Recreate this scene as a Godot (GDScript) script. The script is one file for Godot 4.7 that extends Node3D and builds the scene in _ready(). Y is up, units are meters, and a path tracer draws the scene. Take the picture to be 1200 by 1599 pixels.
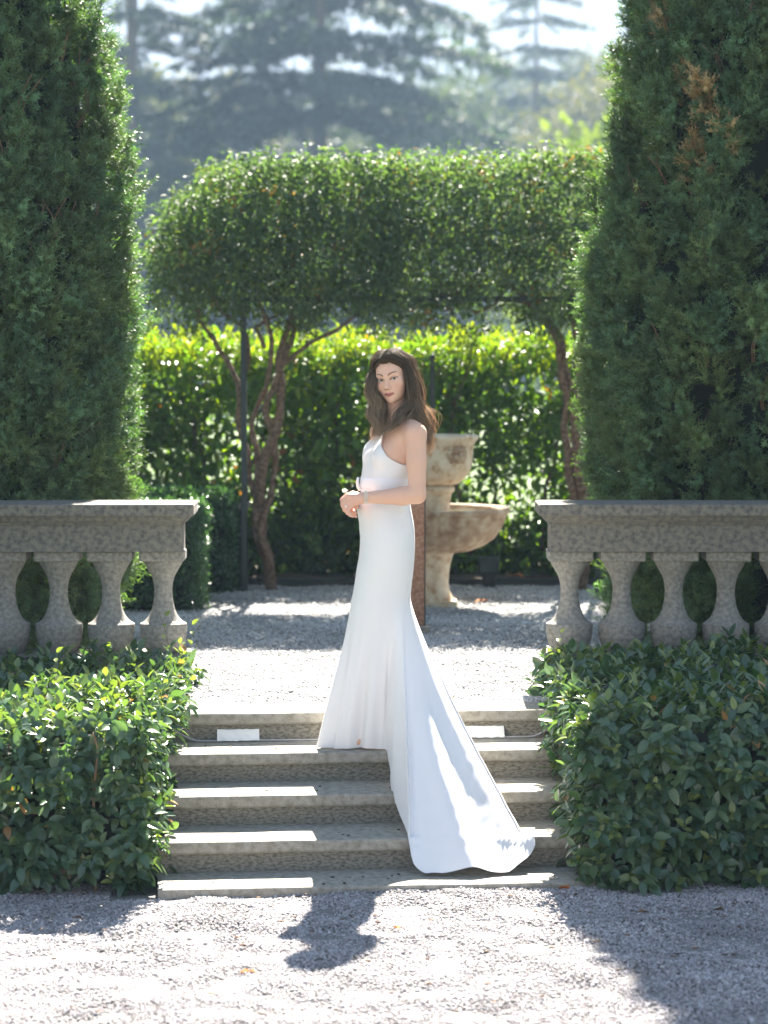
extends Node3D
# A bride on the steps of a formal garden: balustrades, clipped yews, an arched pleached hedge and a stone fountain, sun from behind.

const STAIR_AT := Vector3(0, 0, -10.62)
const STAIR_TURN := 0.09
const TERRACE := 0.54
const WOMAN_AT := Vector3(-0.02, 0.418, -10.77)

var rng := RandomNumberGenerator.new()
var bumps := FastNoiseLite.new()
var M := {}


func _ready() -> void:
	rng.seed = 20
	bumps.seed = 7
	bumps.noise_type = FastNoiseLite.TYPE_SIMPLEX_SMOOTH
	bumps.frequency = 1.0
	bumps.fractal_type = FastNoiseLite.FRACTAL_NONE
	set_view()
	make_materials()
	build_ground()
	build_stairs()
	build_balustrades()
	build_far_trees()
	build_laurel()
	build_pleached()
	build_yews()
	build_low_hedges()
	build_fountain()
	build_front_hedges()
	build_person()
	build_small_things()
	build_gravel()


func set_view() -> void:
	var cam := Camera3D.new()
	cam.name = "camera"
	add_child(cam)
	cam.position = Vector3(0, 2.10, 0)
	cam.rotation_degrees = Vector3(-3.381, 0, 0)
	cam.near = 0.1
	cam.far = 600.0
	var lens := CameraAttributesPhysical.new()
	lens.frustum_focal_length = 85.0
	lens.exposure_aperture = 2.5
	lens.frustum_focus_distance = 10.72
	cam.attributes = lens
	cam.fov = 23.763
	cam.current = true

	var sun := DirectionalLight3D.new()
	sun.name = "sun"
	add_child(sun)
	sun.look_at_from_position(Vector3.ZERO, Vector3(-0.29, -2.12, 2.33), Vector3.UP)
	sun.light_energy = 1.6
	sun.light_color = Color(1.0, 0.965, 0.915)
	sun.light_angular_distance = 0.55
	sun.shadow_enabled = true

	var sky_look := ProceduralSkyMaterial.new()
	sky_look.sky_top_color = Color(0.57, 0.68, 0.83)
	sky_look.sky_horizon_color = Color(0.95, 0.955, 0.96)
	sky_look.sky_curve = 0.22
	sky_look.sky_energy_multiplier = 0.41
	sky_look.ground_horizon_color = Color(0.6, 0.62, 0.6)
	sky_look.ground_bottom_color = Color(0.35, 0.34, 0.32)
	sky_look.sun_angle_max = 30.0
	sky_look.sun_curve = 0.12
	var sky := Sky.new()
	sky.sky_material = sky_look
	var env := Environment.new()
	env.background_mode = Environment.BG_SKY
	env.sky = sky
	env.tonemap_mode = Environment.TONE_MAPPER_LINEAR
	env.tonemap_exposure = 9.3
	env.sdfgi_enabled = true
	env.ssao_enabled = true
	env.ssil_enabled = true
	env.fog_enabled = true
	env.fog_density = 0.00055
	env.fog_light_color = Color(0.74, 0.87, 1.0)
	var around := WorldEnvironment.new()
	around.name = "surroundings"
	around.environment = env
	add_child(around)


# ---------------------------------------------------------------- helpers

class Geo:
	var v := PackedVector3Array()
	var c := PackedColorArray()
	var i := PackedInt32Array()
	var uv := PackedVector2Array()

	func vert(p: Vector3, col := Color.WHITE) -> int:
		v.append(p)
		c.append(col)
		return v.size() - 1

	func tri(a: int, b: int, d: int) -> void:
		i.append(a)
		i.append(b)
		i.append(d)

	func face(pts: Array, col := Color.WHITE) -> void:
		var first := v.size()
		for p in pts:
			v.append(p)
			c.append(col)
		for k in range(1, pts.size() - 1):
			tri(first, first + k, first + k + 1)

	func grid(pts: PackedVector3Array, nu: int, nv: int, wrap: bool, col := Color.WHITE, flip := false) -> void:
		var first := v.size()
		v.append_array(pts)
		for k in pts.size():
			c.append(col)
		var cols := nu if wrap else nu - 1
		for r in nv - 1:
			for k in cols:
				var k2 := (k + 1) % nu
				var a := first + r * nu + k
				var b := first + r * nu + k2
				var d := a + nu
				var e := b + nu
				if flip:
					i.append_array(PackedInt32Array([a, d, b, b, d, e]))
				else:
					i.append_array(PackedInt32Array([a, b, d, b, e, d]))

	func tube(path: PackedVector3Array, radii: PackedFloat32Array, sides: int, col := Color.WHITE, capped := true) -> void:
		var pts := PackedVector3Array()
		var side := Vector3.RIGHT
		for k in path.size():
			var t := (path[mini(k + 1, path.size() - 1)] - path[maxi(k - 1, 0)]).normalized()
			side = (side - t * side.dot(t))
			if side.length() < 0.05:
				side = t.cross(Vector3.UP if absf(t.y) < 0.9 else Vector3.BACK)
			side = side.normalized()
			var up := t.cross(side)
			for s in sides:
				var a := TAU * s / sides
				pts.append(path[k] + (side * cos(a) + up * sin(a)) * radii[k])
		var first := v.size()
		grid(pts, sides, path.size(), true, col, true)
		if capped:
			for s in range(1, sides - 1):
				tri(first, first + s, first + s + 1)
				var l := first + (path.size() - 1) * sides
				tri(l, l + s + 1, l + s)

	func box(lo: Vector3, hi: Vector3, b := 0.0, col := Color.WHITE) -> void:
		# a box whose edges are chamfered by b
		var mid := (lo + hi) / 2.0
		var h := (hi - lo) / 2.0
		for ax in 3:
			for s in [-1.0, 1.0]:
				var q := []
				for k in [[-1, -1], [1, -1], [1, 1], [-1, 1]]:
					var p := Vector3()
					p[ax] = s * h[ax]
					p[(ax + 1) % 3] = k[0] * (h[(ax + 1) % 3] - b)
					p[(ax + 2) % 3] = k[1] * (h[(ax + 2) % 3] - b)
					q.append(mid + p)
				if s > 0:
					q.reverse()
				face(q, col)
		if b <= 0.0:
			return
		for ax in 3:
			var a1 := (ax + 1) % 3
			var a2 := (ax + 2) % 3
			for s1 in [-1.0, 1.0]:
				for s2 in [-1.0, 1.0]:
					var q := []
					for k in [[-1, 0], [1, 0], [1, 1], [-1, 1]]:
						var p := Vector3()
						p[ax] = k[0] * (h[ax] - b)
						p[a1] = s1 * (h[a1] - (b if k[1] else 0.0))
						p[a2] = s2 * (h[a2] - (0.0 if k[1] else b))
						q.append(mid + p)
					if s1 * s2 < 0:
						q.reverse()
					face(q, col)
		for sx in [-1.0, 1.0]:
			for sy in [-1.0, 1.0]:
				for sz in [-1.0, 1.0]:
					var sg := Vector3(sx, sy, sz)
					var q := []
					for ax in 3:
						var p := h - Vector3(b, b, b)
						p[ax] = h[ax]
						q.append(mid + p * sg)
					if sx * sy * sz > 0:
						q.reverse()
					face(q, col)

	func lathe(profile: Array, segs: int, at := Vector3.ZERO, col := Color.WHITE) -> void:
		# profile: [radius, height] from the bottom up
		var pts := PackedVector3Array()
		for p in profile:
			for s in segs:
				var a := TAU * s / segs
				pts.append(at + Vector3(cos(a) * p[0], p[1], sin(a) * p[0]))
		grid(pts, segs, profile.size(), true, col)

	func mesh(smooth := true, with_uv := false) -> ArrayMesh:
		var n := PackedVector3Array()
		n.resize(v.size())
		for k in range(0, i.size(), 3):
			var a := v[i[k]]
			var w := (v[i[k + 2]] - a).cross(v[i[k + 1]] - a)
			n[i[k]] += w
			n[i[k + 1]] += w
			n[i[k + 2]] += w
		for k in n.size():
			n[k] = n[k].normalized() if n[k].length_squared() > 1e-20 else Vector3.UP
		var arrays := []
		arrays.resize(Mesh.ARRAY_MAX)
		arrays[Mesh.ARRAY_VERTEX] = v
		arrays[Mesh.ARRAY_NORMAL] = n
		arrays[Mesh.ARRAY_COLOR] = c
		arrays[Mesh.ARRAY_INDEX] = i
		if with_uv:
			arrays[Mesh.ARRAY_TEX_UV] = uv
		var m := ArrayMesh.new()
		m.add_surface_from_arrays(Mesh.PRIMITIVE_TRIANGLES, arrays)
		return m


func lin(r: float, g: float, b: float) -> Color:
	return Color(r, g, b).linear_to_srgb()


func obj(called: String, m: Mesh, mat: Material, parent: Node = self, at := Vector3.ZERO) -> MeshInstance3D:
	var o := MeshInstance3D.new()
	o.name = called
	o.mesh = m
	o.material_override = mat
	o.position = at
	parent.add_child(o, true)
	return o


func thing(called: String, label: String, category: String, at := Vector3.ZERO, turn := 0.0, group := "") -> Node3D:
	var o := Node3D.new()
	var taken := 0
	for k in get_children():
		if String(k.name) == called or String(k.name).begins_with(called + "_0"):
			taken += 1
	o.name = called if taken == 0 else "%s_%03d" % [called, taken]
	add_child(o)
	o.position = at
	o.rotation.y = turn
	tag(o, label, category, group)
	return o


func tag(o: Node, label: String, category := "", group := "", kind := "") -> void:
	o.set_meta("label", label)
	if category:
		o.set_meta("category", category)
	if group:
		o.set_meta("group", group)
	if kind:
		o.set_meta("kind", kind)


func scatter(called: String, m: Mesh, mat: Material, where: Array, tints: PackedColorArray, parent: Node = self) -> MultiMeshInstance3D:
	var mm := MultiMesh.new()
	mm.transform_format = MultiMesh.TRANSFORM_3D
	mm.use_colors = true
	mm.mesh = m
	mm.instance_count = where.size()
	for k in where.size():
		mm.set_instance_transform(k, where[k])
		mm.set_instance_color(k, tints[k])
	var o := MultiMeshInstance3D.new()
	o.name = called
	o.multimesh = mm
	o.material_override = mat
	o.set_meta("kind", "stuff")
	parent.add_child(o, true)
	return o


func ball() -> Vector3:
	while true:
		var p := Vector3(rng.randf_range(-1, 1), rng.randf_range(-1, 1), rng.randf_range(-1, 1))
		if p.length_squared() < 1.0 and p.length_squared() > 0.0001:
			return p
	return Vector3.UP


func basis_along(y: Vector3, near: Vector3) -> Basis:
	# y axis along y, z axis as close to near as it can be
	y = y.normalized()
	var x := y.cross(near)
	if x.length() < 0.01:
		x = y.cross(Vector3(0.3, 0.5, 0.8))
	x = x.normalized()
	return Basis(x, y, x.cross(y))


func n3(p: Vector3) -> float:
	return bumps.get_noise_3d(p.x, p.y, p.z)


func curve_at(keys: Array, x: float) -> float:
	# keys: [x, value] in rising x, joined smoothly
	if x <= keys[0][0]:
		return keys[0][1]
	for k in range(1, keys.size()):
		if x <= keys[k][0]:
			var t: float = (x - keys[k - 1][0]) / (keys[k][0] - keys[k - 1][0])
			var p0: float = keys[maxi(k - 2, 0)][1]
			var p3: float = keys[mini(k + 1, keys.size() - 1)][1]
			return cubic_interpolate(keys[k - 1][1], keys[k][1], p0, p3, t)
	return keys[-1][1]


func noise_tex(size: int, freq: float, stops: Array, octaves := 5, kind := FastNoiseLite.TYPE_SIMPLEX_SMOOTH, salt := 1, normal := false, strength := 4.0) -> NoiseTexture2D:
	var t := NoiseTexture2D.new()
	t.width = size
	t.height = size
	t.seamless = true
	var f := FastNoiseLite.new()
	f.noise_type = kind
	f.seed = salt
	f.frequency = freq
	f.fractal_octaves = octaves
	f.fractal_type = FastNoiseLite.FRACTAL_FBM if octaves > 1 else FastNoiseLite.FRACTAL_NONE
	t.noise = f
	if stops.size():
		var g := Gradient.new()
		var offs := PackedFloat32Array()
		var cols := PackedColorArray()
		for s in stops:
			offs.append(s[0])
			cols.append(s[1])
		g.offsets = offs
		g.colors = cols
		t.color_ramp = g
	if normal:
		t.as_normal_map = true
		t.bump_strength = strength
	return t


func grey(a: float) -> Color:
	return Color(a, a, a)


func surface(called: String, rough := 0.85, color := Color.WHITE) -> StandardMaterial3D:
	var m := StandardMaterial3D.new()
	m.resource_name = called
	m.albedo_color = color
	m.roughness = rough
	m.metallic_specular = 0.4
	return m


func planed(m: StandardMaterial3D, tex: Texture2D, per_metre: float, fine: Texture2D = null, fine_ratio := 0.0, relief: Texture2D = null, depth := 0.0) -> StandardMaterial3D:
	m.albedo_texture = tex
	m.uv1_triplanar = true
	m.uv1_world_triplanar = true
	m.uv1_triplanar_sharpness = 4.0
	m.uv1_scale = Vector3.ONE * per_metre
	if fine:
		m.detail_enabled = true
		m.detail_blend_mode = BaseMaterial3D.BLEND_MODE_MUL
		m.detail_albedo = fine
		m.detail_uv_layer = BaseMaterial3D.DETAIL_UV_2
		m.uv2_triplanar = true
		m.uv2_world_triplanar = true
		m.uv2_triplanar_sharpness = 4.0
		m.uv2_scale = Vector3.ONE * per_metre * fine_ratio
	if relief:
		m.heightmap_enabled = true
		m.heightmap_texture = relief
		m.heightmap_scale = depth
	return m


func leafy(called: String, rough: float, through: Color, shine := 0.45) -> StandardMaterial3D:
	var m := surface(called, rough)
	m.vertex_color_use_as_albedo = true
	m.metallic_specular = shine
	m.backlight_enabled = true
	m.backlight = through
	m.cull_mode = BaseMaterial3D.CULL_DISABLED
	return m


func make_materials() -> void:
	var speck := noise_tex(512, 0.045, [[0.0, grey(0.55)], [0.22, grey(0.85)], [0.36, grey(0.95)], [0.55, grey(1.0)], [0.8, grey(1.0)], [1.0, grey(0.93)]], 4, FastNoiseLite.TYPE_SIMPLEX_SMOOTH, 3)
	var rough_height := noise_tex(512, 0.06, [], 5, FastNoiseLite.TYPE_SIMPLEX_SMOOTH, 11)
	M.speck = speck
	# balustrade: grey cast stone with ochre and dark lichen blotches
	var s1 := noise_tex(512, 0.03, [[0.0, lin(0.10, 0.098, 0.088)], [0.3, lin(0.17, 0.165, 0.147)], [0.45, lin(0.212, 0.204, 0.18)], [0.6, lin(0.247, 0.235, 0.203)], [0.78, lin(0.28, 0.255, 0.205)], [1.0, lin(0.34, 0.32, 0.275)]], 5, FastNoiseLite.TYPE_SIMPLEX_SMOOTH, 5)
	M.stone = planed(surface("stone", 0.92, grey(0.82)), s1, 1.7, speck, 4.0, rough_height, 0.25)
	var s2 := noise_tex(512, 0.03, [[0.0, lin(0.14, 0.136, 0.122)], [0.3, lin(0.225, 0.218, 0.196)], [0.5, lin(0.275, 0.266, 0.238)], [0.7, lin(0.325, 0.312, 0.276)], [1.0, lin(0.40, 0.38, 0.34)]], 5, FastNoiseLite.TYPE_SIMPLEX_SMOOTH, 8)
	M.baluster = planed(surface("baluster_stone", 0.92, grey(0.92)), s2, 2.2, speck, 3.5, rough_height, 0.25)
	# steps
	var s3 := noise_tex(1024, 0.022, [[0.0, lin(0.19, 0.175, 0.145)], [0.33, lin(0.26, 0.243, 0.205)], [0.5, lin(0.30, 0.282, 0.24)], [0.75, lin(0.34, 0.32, 0.275)], [1.0, lin(0.39, 0.37, 0.325)]], 5, FastNoiseLite.TYPE_SIMPLEX_SMOOTH, 14)
	M.tread = planed(surface("step_stone", 0.9), s3, 0.9, speck, 7.0, rough_height, 0.15)
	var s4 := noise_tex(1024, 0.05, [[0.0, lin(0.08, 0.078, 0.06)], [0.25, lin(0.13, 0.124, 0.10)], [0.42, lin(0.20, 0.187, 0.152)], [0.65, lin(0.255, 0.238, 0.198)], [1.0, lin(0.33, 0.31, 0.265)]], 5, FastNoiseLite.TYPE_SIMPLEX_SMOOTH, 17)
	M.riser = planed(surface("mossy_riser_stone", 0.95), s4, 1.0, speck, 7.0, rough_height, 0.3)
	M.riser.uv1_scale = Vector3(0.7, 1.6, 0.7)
	# ground
	var g1 := noise_tex(1024, 0.06, [[0.0, lin(0.07, 0.066, 0.064)], [0.35, lin(0.13, 0.125, 0.122)], [0.55, lin(0.19, 0.183, 0.18)], [1.0, lin(0.30, 0.29, 0.285)]], 3, FastNoiseLite.TYPE_CELLULAR, 21)
	M.gravel_bed = planed(surface("gravel_bed", 0.95), g1, 1.6, null, 0.0, rough_height, 0.6)
	var so := noise_tex(512, 0.03, [[0.0, lin(0.03, 0.022, 0.015)], [0.5, lin(0.07, 0.052, 0.036)], [1.0, lin(0.14, 0.10, 0.07)]], 5, FastNoiseLite.TYPE_SIMPLEX_SMOOTH, 23)
	M.soil = planed(surface("soil", 1.0), so, 1.0)
	var gr := noise_tex(512, 0.02, [[0.0, lin(0.025, 0.045, 0.015)], [0.5, lin(0.05, 0.085, 0.025)], [1.0, lin(0.09, 0.12, 0.04)]], 5, FastNoiseLite.TYPE_SIMPLEX_SMOOTH, 29)
	M.meadow = planed(surface("meadow", 1.0), gr, 0.15)
	M.pebble = surface("pebble", 0.85)
	M.pebble.vertex_color_use_as_albedo = true
	# greenery
	M.yew = leafy("yew_needles", 0.5, Color(0.78, 0.9, 0.38), 0.25)
	M.yew_core = surface("dark_core_fill", 1.0, lin(0.012, 0.016, 0.009))  # near-black fill for the added cores that block light
	M.dead = leafy("dead_needles", 0.8, Color(0.5, 0.42, 0.25), 0.2)
	M.leaf = leafy("glossy_leaf", 0.24, Color(0.84, 0.88, 0.5), 0.6)
	M.canopy = leafy("canopy_leaf", 0.6, Color(0.86, 0.95, 0.52), 0.27)
	M.laurel = leafy("laurel_leaf", 0.4, Color(1.0, 1.0, 0.40), 0.45)
	M.far_leaf = leafy("far_leaf", 0.7, Color(0.8, 0.85, 0.45), 0.3)
	var bk := noise_tex(256, 0.03, [[0.0, lin(0.05, 0.032, 0.02)], [0.5, lin(0.14, 0.095, 0.065)], [1.0, lin(0.26, 0.19, 0.14)]], 5, FastNoiseLite.TYPE_SIMPLEX_SMOOTH, 31)
	M.bark = planed(surface("bark", 0.95), bk, 3.0, null, 0.0, rough_height, 0.6)
	M.twig = surface("twig", 0.9, lin(0.20, 0.125, 0.075))
	M.green_stem = surface("green_stem", 0.7, lin(0.09, 0.085, 0.03))
	# fountain: pale limestone with rust-brown runs
	var f1 := noise_tex(512, 0.012, [[0.0, lin(0.36, 0.22, 0.125)], [0.22, lin(0.47, 0.33, 0.21)], [0.38, lin(0.58, 0.48, 0.345)], [0.7, lin(0.65, 0.57, 0.44)], [1.0, lin(0.70, 0.64, 0.54)]], 5, FastNoiseLite.TYPE_SIMPLEX_SMOOTH, 37)
	M.fountain = planed(surface("fountain_stone", 0.85), f1, 2.0, speck, 4.0, rough_height, 0.2)
	var f2 := noise_tex(512, 0.012, [[0.0, lin(0.22, 0.13, 0.08)], [0.3, lin(0.33, 0.22, 0.135)], [0.5, lin(0.42, 0.305, 0.20)], [0.72, lin(0.50, 0.40, 0.28)], [1.0, lin(0.59, 0.51, 0.40)]], 5, FastNoiseLite.TYPE_SIMPLEX_SMOOTH, 41)
	M.basin = planed(surface("basin_stone", 0.8), f2, 1.6, speck, 4.0, rough_height, 0.2)
	M.water = surface("water", 0.05, Color(0.5, 0.55, 0.5, 0.25))
	M.water.transparency = BaseMaterial3D.TRANSPARENCY_ALPHA
	var r1 := noise_tex(512, 0.02, [[0.0, lin(0.20, 0.10, 0.06)], [0.45, lin(0.30, 0.165, 0.105)], [0.7, lin(0.36, 0.21, 0.14)], [1.0, lin(0.44, 0.28, 0.20)]], 5, FastNoiseLite.TYPE_SIMPLEX_SMOOTH, 43)
	M.rust = planed(surface("rusted_steel", 0.85), r1, 3.0, speck, 3.0, rough_height, 0.1)
	M.dark_metal = surface("dark_metal", 0.55, lin(0.035, 0.045, 0.045))
	M.dark_metal.metallic = 0.3
	M.black_paint = surface("black_paint", 0.6, lin(0.018, 0.018, 0.017))
	M.paper = surface("paper", 0.8, lin(0.78, 0.78, 0.77))
	M.cable = surface("cable_sheath", 0.6, lin(0.33, 0.33, 0.34))
	var w1 := noise_tex(256, 0.03, [[0.0, lin(0.10, 0.07, 0.045)], [1.0, lin(0.26, 0.19, 0.13)]], 4, FastNoiseLite.TYPE_SIMPLEX_SMOOTH, 47)
	M.timber = planed(surface("weathered_timber", 0.9), w1, 1.0)
	M.timber.uv1_scale = Vector3(0.8, 14.0, 6.0)
	# person
	M.skin = surface("skin", 0.5)
	M.skin.vertex_color_use_as_albedo = true
	M.skin.subsurf_scatter_enabled = true
	M.skin.subsurf_scatter_strength = 0.12
	var weave := noise_tex(256, 0.25, [], 2, FastNoiseLite.TYPE_SIMPLEX_SMOOTH, 53)
	M.dress = surface("white_crepe", 0.62, lin(0.785, 0.78, 0.785))
	M.dress.rim_enabled = true
	M.dress.rim = 0.35
	M.dress.rim_tint = 0.5
	M.dress.backlight_enabled = true
	M.dress.backlight = Color(0.45, 0.45, 0.45)
	M.dress.heightmap_enabled = true
	M.dress.heightmap_texture = weave
	M.dress.heightmap_scale = 0.03
	M.dress.uv1_triplanar = true
	M.dress.uv1_scale = Vector3.ONE * 6.0
	M.satin = surface("satin_ribbon", 0.38, lin(0.78, 0.775, 0.82))
	M.hair = surface("hair", 0.5)
	M.hair.metallic_specular = 0.22
	M.hair.vertex_color_use_as_albedo = true
	M.hair.backlight_enabled = true
	M.hair.backlight = Color(1.0, 0.9, 0.78)
	M.pearl = surface("pearl", 0.25, lin(0.72, 0.68, 0.60))
	M.eye = surface("eye", 0.12)
	M.eye.vertex_color_use_as_albedo = true


# ---------------------------------------------------------------- setting

func stair_depth(p: Vector3) -> float:
	# distance in front of the nosing of the second step, along the flight
	return p.x * sin(STAIR_TURN) + (p.z - STAIR_AT.z) * cos(STAIR_TURN)


func step_height(f: float) -> float:
	return 0.548 if f < -0.33 else 0.418 if f < 0.0 else 0.288 if f < 0.325 else 0.158 if f < 0.655 else 0.028 if f < 0.955 else 0.0


func sheet(x0: float, x1: float, z0: float, z1: float, nx: int, nz: int, base: float, rough: float) -> ArrayMesh:
	var g := Geo.new()
	var pts := PackedVector3Array()
	for r in nz + 1:
		for k in nx + 1:
			var x := lerpf(x0, x1, float(k) / nx)
			var z := lerpf(z0, z1, float(r) / nz)
			pts.append(Vector3(x, base + rough * n3(Vector3(x * 1.3, 5.0, z * 1.3)) + rough * 0.6 * n3(Vector3(x * 4.0, 9.0, z * 4.0)), z))
	g.grid(pts, nx + 1, nz + 1, false)
	return g.mesh()


func build_ground() -> void:
	var g := Geo.new()
	g.face([Vector3(-300, -0.05, -560), Vector3(300, -0.05, -560), Vector3(300, -0.05, 60), Vector3(-300, -0.05, 60)])
	var far := obj("ground", g.mesh(), M.meadow)
	tag(far, "open ground running to the horizon", "", "", "structure")
	var low := obj("gravel_court", sheet(-6, 6, -10.9, 5, 80, 100, -0.006, 0.018), M.gravel_bed)
	tag(low, "lower gravel court before the steps", "", "", "structure")
	# the raised terrace: a block of earth with a flat gravelled top; the flight of steps is let into its front
	var t := Geo.new()
	t.box(Vector3(-9, 0.0, -60), Vector3(9, TERRACE - 0.02, -11.95))
	t.box(Vector3(-1.15, 0.0, -11.949), Vector3(1.1, TERRACE - 0.022, -11.12))
	var tr := obj("terrace", t.mesh(), M.soil)
	tag(tr, "raised terrace behind the steps", "", "", "structure")
	var top := obj("terrace_gravel_court", sheet(-9, 9, -17.55, -11.03, 110, 70, TERRACE - 0.004, 0.010), M.gravel_bed)
	tag(top, "upper gravel court around the fountain", "", "", "structure")
	var bed := obj("planting_bed", sheet(-9, 9, -20.5, -17.45, 80, 20, TERRACE + 0.02, 0.03), M.soil)
	tag(bed, "dark planting bed under the laurel hedge", "", "", "structure")
	var lawn := obj("lawn", sheet(-9, 9, -60, -20.45, 12, 30, TERRACE + 0.0, 0.02), M.meadow)
	tag(lawn, "grass behind the laurel hedge", "", "", "structure")
	# wooded hillside far behind
	var h := Geo.new()
	var pts := PackedVector3Array()
	for r in 12:
		for k in 60:
			var x := lerpf(-160, 160, k / 59.0)
			var up := r / 11.0
			pts.append(Vector3(x, up * (26.0 + 9.0 * n3(Vector3(x * 0.012, 3, 0)) + 0.05 * x) + 2.0 * n3(Vector3(x * 0.08, up * 5.0, 0.5)), -290 - 160.0 * up))
	h.grid(pts, 60, 12, false, Color.WHITE, true)
	var hl := obj("hills", h.mesh(), M.meadow)
	tag(hl, "wooded hillside far behind the trees", "", "", "structure")


func build_stairs() -> void:
	var st := thing("stone_stairs", "flight of five low grey stone steps between the two leafy hedges", "stairs", STAIR_AT, STAIR_TURN)
	var tops := [0.548, 0.418, 0.288, 0.158, 0.028]
	var noses := [-0.33, 0.0, 0.325, 0.655, 0.955]
	for k in 5:
		var back: float = noses[k] - (0.46 if k else 0.32)
		var g := Geo.new()
		var thick := 0.052
		var left_end := -0.99 if k == 4 else -1.06
		var xs := 26
		# tread slab with a worn, slightly wavy rounded nosing
		var prof := [[back, tops[k] - thick], [back, tops[k]], [noses[k] - 0.012, tops[k]], [noses[k] - 0.004, tops[k] - 0.003], [noses[k], tops[k] - 0.011], [noses[k], tops[k] - thick + 0.008], [noses[k] - 0.006, tops[k] - thick], [back, tops[k] - thick]]
		for part in prof.size() - 1:
			var pts := PackedVector3Array()
			for e in 2:
				for s in xs + 1:
					var x := lerpf(left_end, 1.0, float(s) / xs)
					var p: Array = prof[part + e]
					var wob := 0.004 * n3(Vector3(x * 3.0, p[1] * 9.0, k * 3.1))
					pts.append(Vector3(x, p[1] + wob * 0.5, p[0] + wob))
			g.grid(pts, xs + 1, 2, false)
		for side: float in [left_end, 1.0]:
			g.face([Vector3(side, tops[k] - thick, back), Vector3(side, tops[k], back), Vector3(side, tops[k], noses[k]), Vector3(side, tops[k] - thick, noses[k])])
		obj("step", g.mesh(), M.tread, st)
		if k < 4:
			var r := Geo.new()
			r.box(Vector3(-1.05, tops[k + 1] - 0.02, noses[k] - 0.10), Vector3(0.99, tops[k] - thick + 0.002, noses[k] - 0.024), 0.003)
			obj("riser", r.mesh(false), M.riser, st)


func ring_moulding(levels: Array, half_x: float, half_z: float) -> ArrayMesh:
	# levels: [outset, height]; each a rectangle, so that the moulding returns round both ends
	var g := Geo.new()
	for k in levels.size() - 1:
		var a: Array = levels[k]
		var b: Array = levels[k + 1]
		var ca := [Vector3(-half_x - a[0], a[1], half_z + a[0]), Vector3(half_x + a[0], a[1], half_z + a[0]), Vector3(half_x + a[0], a[1], -half_z - a[0]), Vector3(-half_x - a[0], a[1], -half_z - a[0])]
		var cb := [Vector3(-half_x - b[0], b[1], half_z + b[0]), Vector3(half_x + b[0], b[1], half_z + b[0]), Vector3(half_x + b[0], b[1], -half_z - b[0]), Vector3(-half_x - b[0], b[1], -half_z - b[0])]
		for s in 4:
			var e := (s + 1) % 4
			g.face([ca[s], cb[s], cb[e], ca[e]])
	var l: Array = levels[-1]
	var f: Array = levels[0]
	g.face([Vector3(-half_x - l[0], l[1], half_z + l[0]), Vector3(-half_x - l[0], l[1], -half_z - l[0]), Vector3(half_x + l[0], l[1], -half_z - l[0]), Vector3(half_x + l[0], l[1], half_z + l[0])])
	g.face([Vector3(-half_x - f[0], f[1], half_z + f[0]), Vector3(half_x + f[0], f[1], half_z + f[0]), Vector3(half_x + f[0], f[1], -half_z - f[0]), Vector3(-half_x - f[0], f[1], -half_z - f[0])])
	return g.mesh()


func build_balustrades() -> void:
	var prof := [[0.0, 0.0], [0.078, 0.0], [0.082, 0.006], [0.097, 0.028], [0.109, 0.058], [0.1155, 0.09], [0.118, 0.12], [0.118, 0.142], [0.1155, 0.147], [0.108, 0.150], [0.096, 0.157], [0.082, 0.171], [0.069, 0.191], [0.058, 0.218], [0.050, 0.250], [0.0455, 0.286], [0.0445, 0.316], [0.0475, 0.345], [0.054, 0.372], [0.062, 0.392], [0.0665, 0.402], [0.070, 0.404], [0.072, 0.408], [0.076, 0.418], [0.086, 0.434], [0.0925, 0.445], [0.096, 0.456], [0.096, 0.467]]
	var b := Geo.new()
	b.lathe(prof, 28)
	var bal := b.mesh()
	var bg := Geo.new()
	bg.box(Vector3(-0.112, 0.465, -0.112), Vector3(0.112, 0.517, 0.112), 0.006)
	var block := bg.mesh(false)
	for side: int in [-1, 1]:
		var end := -0.945 if side < 0 else 0.768
		var length := 2.35
		var label := "weathered grey stone balustrade ending left of the steps, in front of the left yew" if side < 0 else "weathered grey stone balustrade ending right of the steps, before the yew with browned shoots"
		# the node stands under the inner end, on the terrace
		var o := thing("stone_balustrade", label, "balustrade", Vector3(end, TERRACE, -12.2), 0.028 if side < 0 else -0.012, "balustrades either side of the steps")
		var mid := side * length / 2.0
		var pl := Geo.new()
		pl.box(Vector3(mid - length / 2.0 + (0.03 if side > 0 else 0.0), -0.03, -0.15), Vector3(mid + length / 2.0 - (0.03 if side < 0 else 0.0), 0.135, 0.15), 0.008)
		obj("plinth", pl.mesh(false), M.stone, o)
		var y0 := 0.133 + 0.517
		# frieze and moulded cap
		var fr := obj("frieze", ring_moulding([[0.0, 0.0], [0.0, 0.130], [0.004, 0.134]], length / 2.0 - 0.062, 0.148), M.stone, o)
		fr.position = Vector3(mid + side * 0.0, y0 + 0.0005, 0)
		var cap := obj("cap", ring_moulding([[0.006, 0.134], [0.010, 0.137], [0.012, 0.143], [0.016, 0.148], [0.026, 0.152], [0.034, 0.160], [0.038, 0.170], [0.045, 0.173], [0.045, 0.178], [0.058, 0.181], [0.062, 0.186], [0.062, 0.232], [0.058, 0.238], [0.0, 0.242]], length / 2.0 - 0.062, 0.148), M.stone, o)
		cap.position = Vector3(mid, y0, 0)
		for k in 9:
			var x: float = side * (0.165 + 0.262 * k)
			var one := obj("baluster", bal, M.baluster, o, Vector3(x, 0.1335, 0))
			one.rotation.y = k * 1.3
			var bl := obj("capital_block", block, M.baluster, one)
			bl.rotation.y = -k * 1.3


# ---------------------------------------------------------------- greenery

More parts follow.
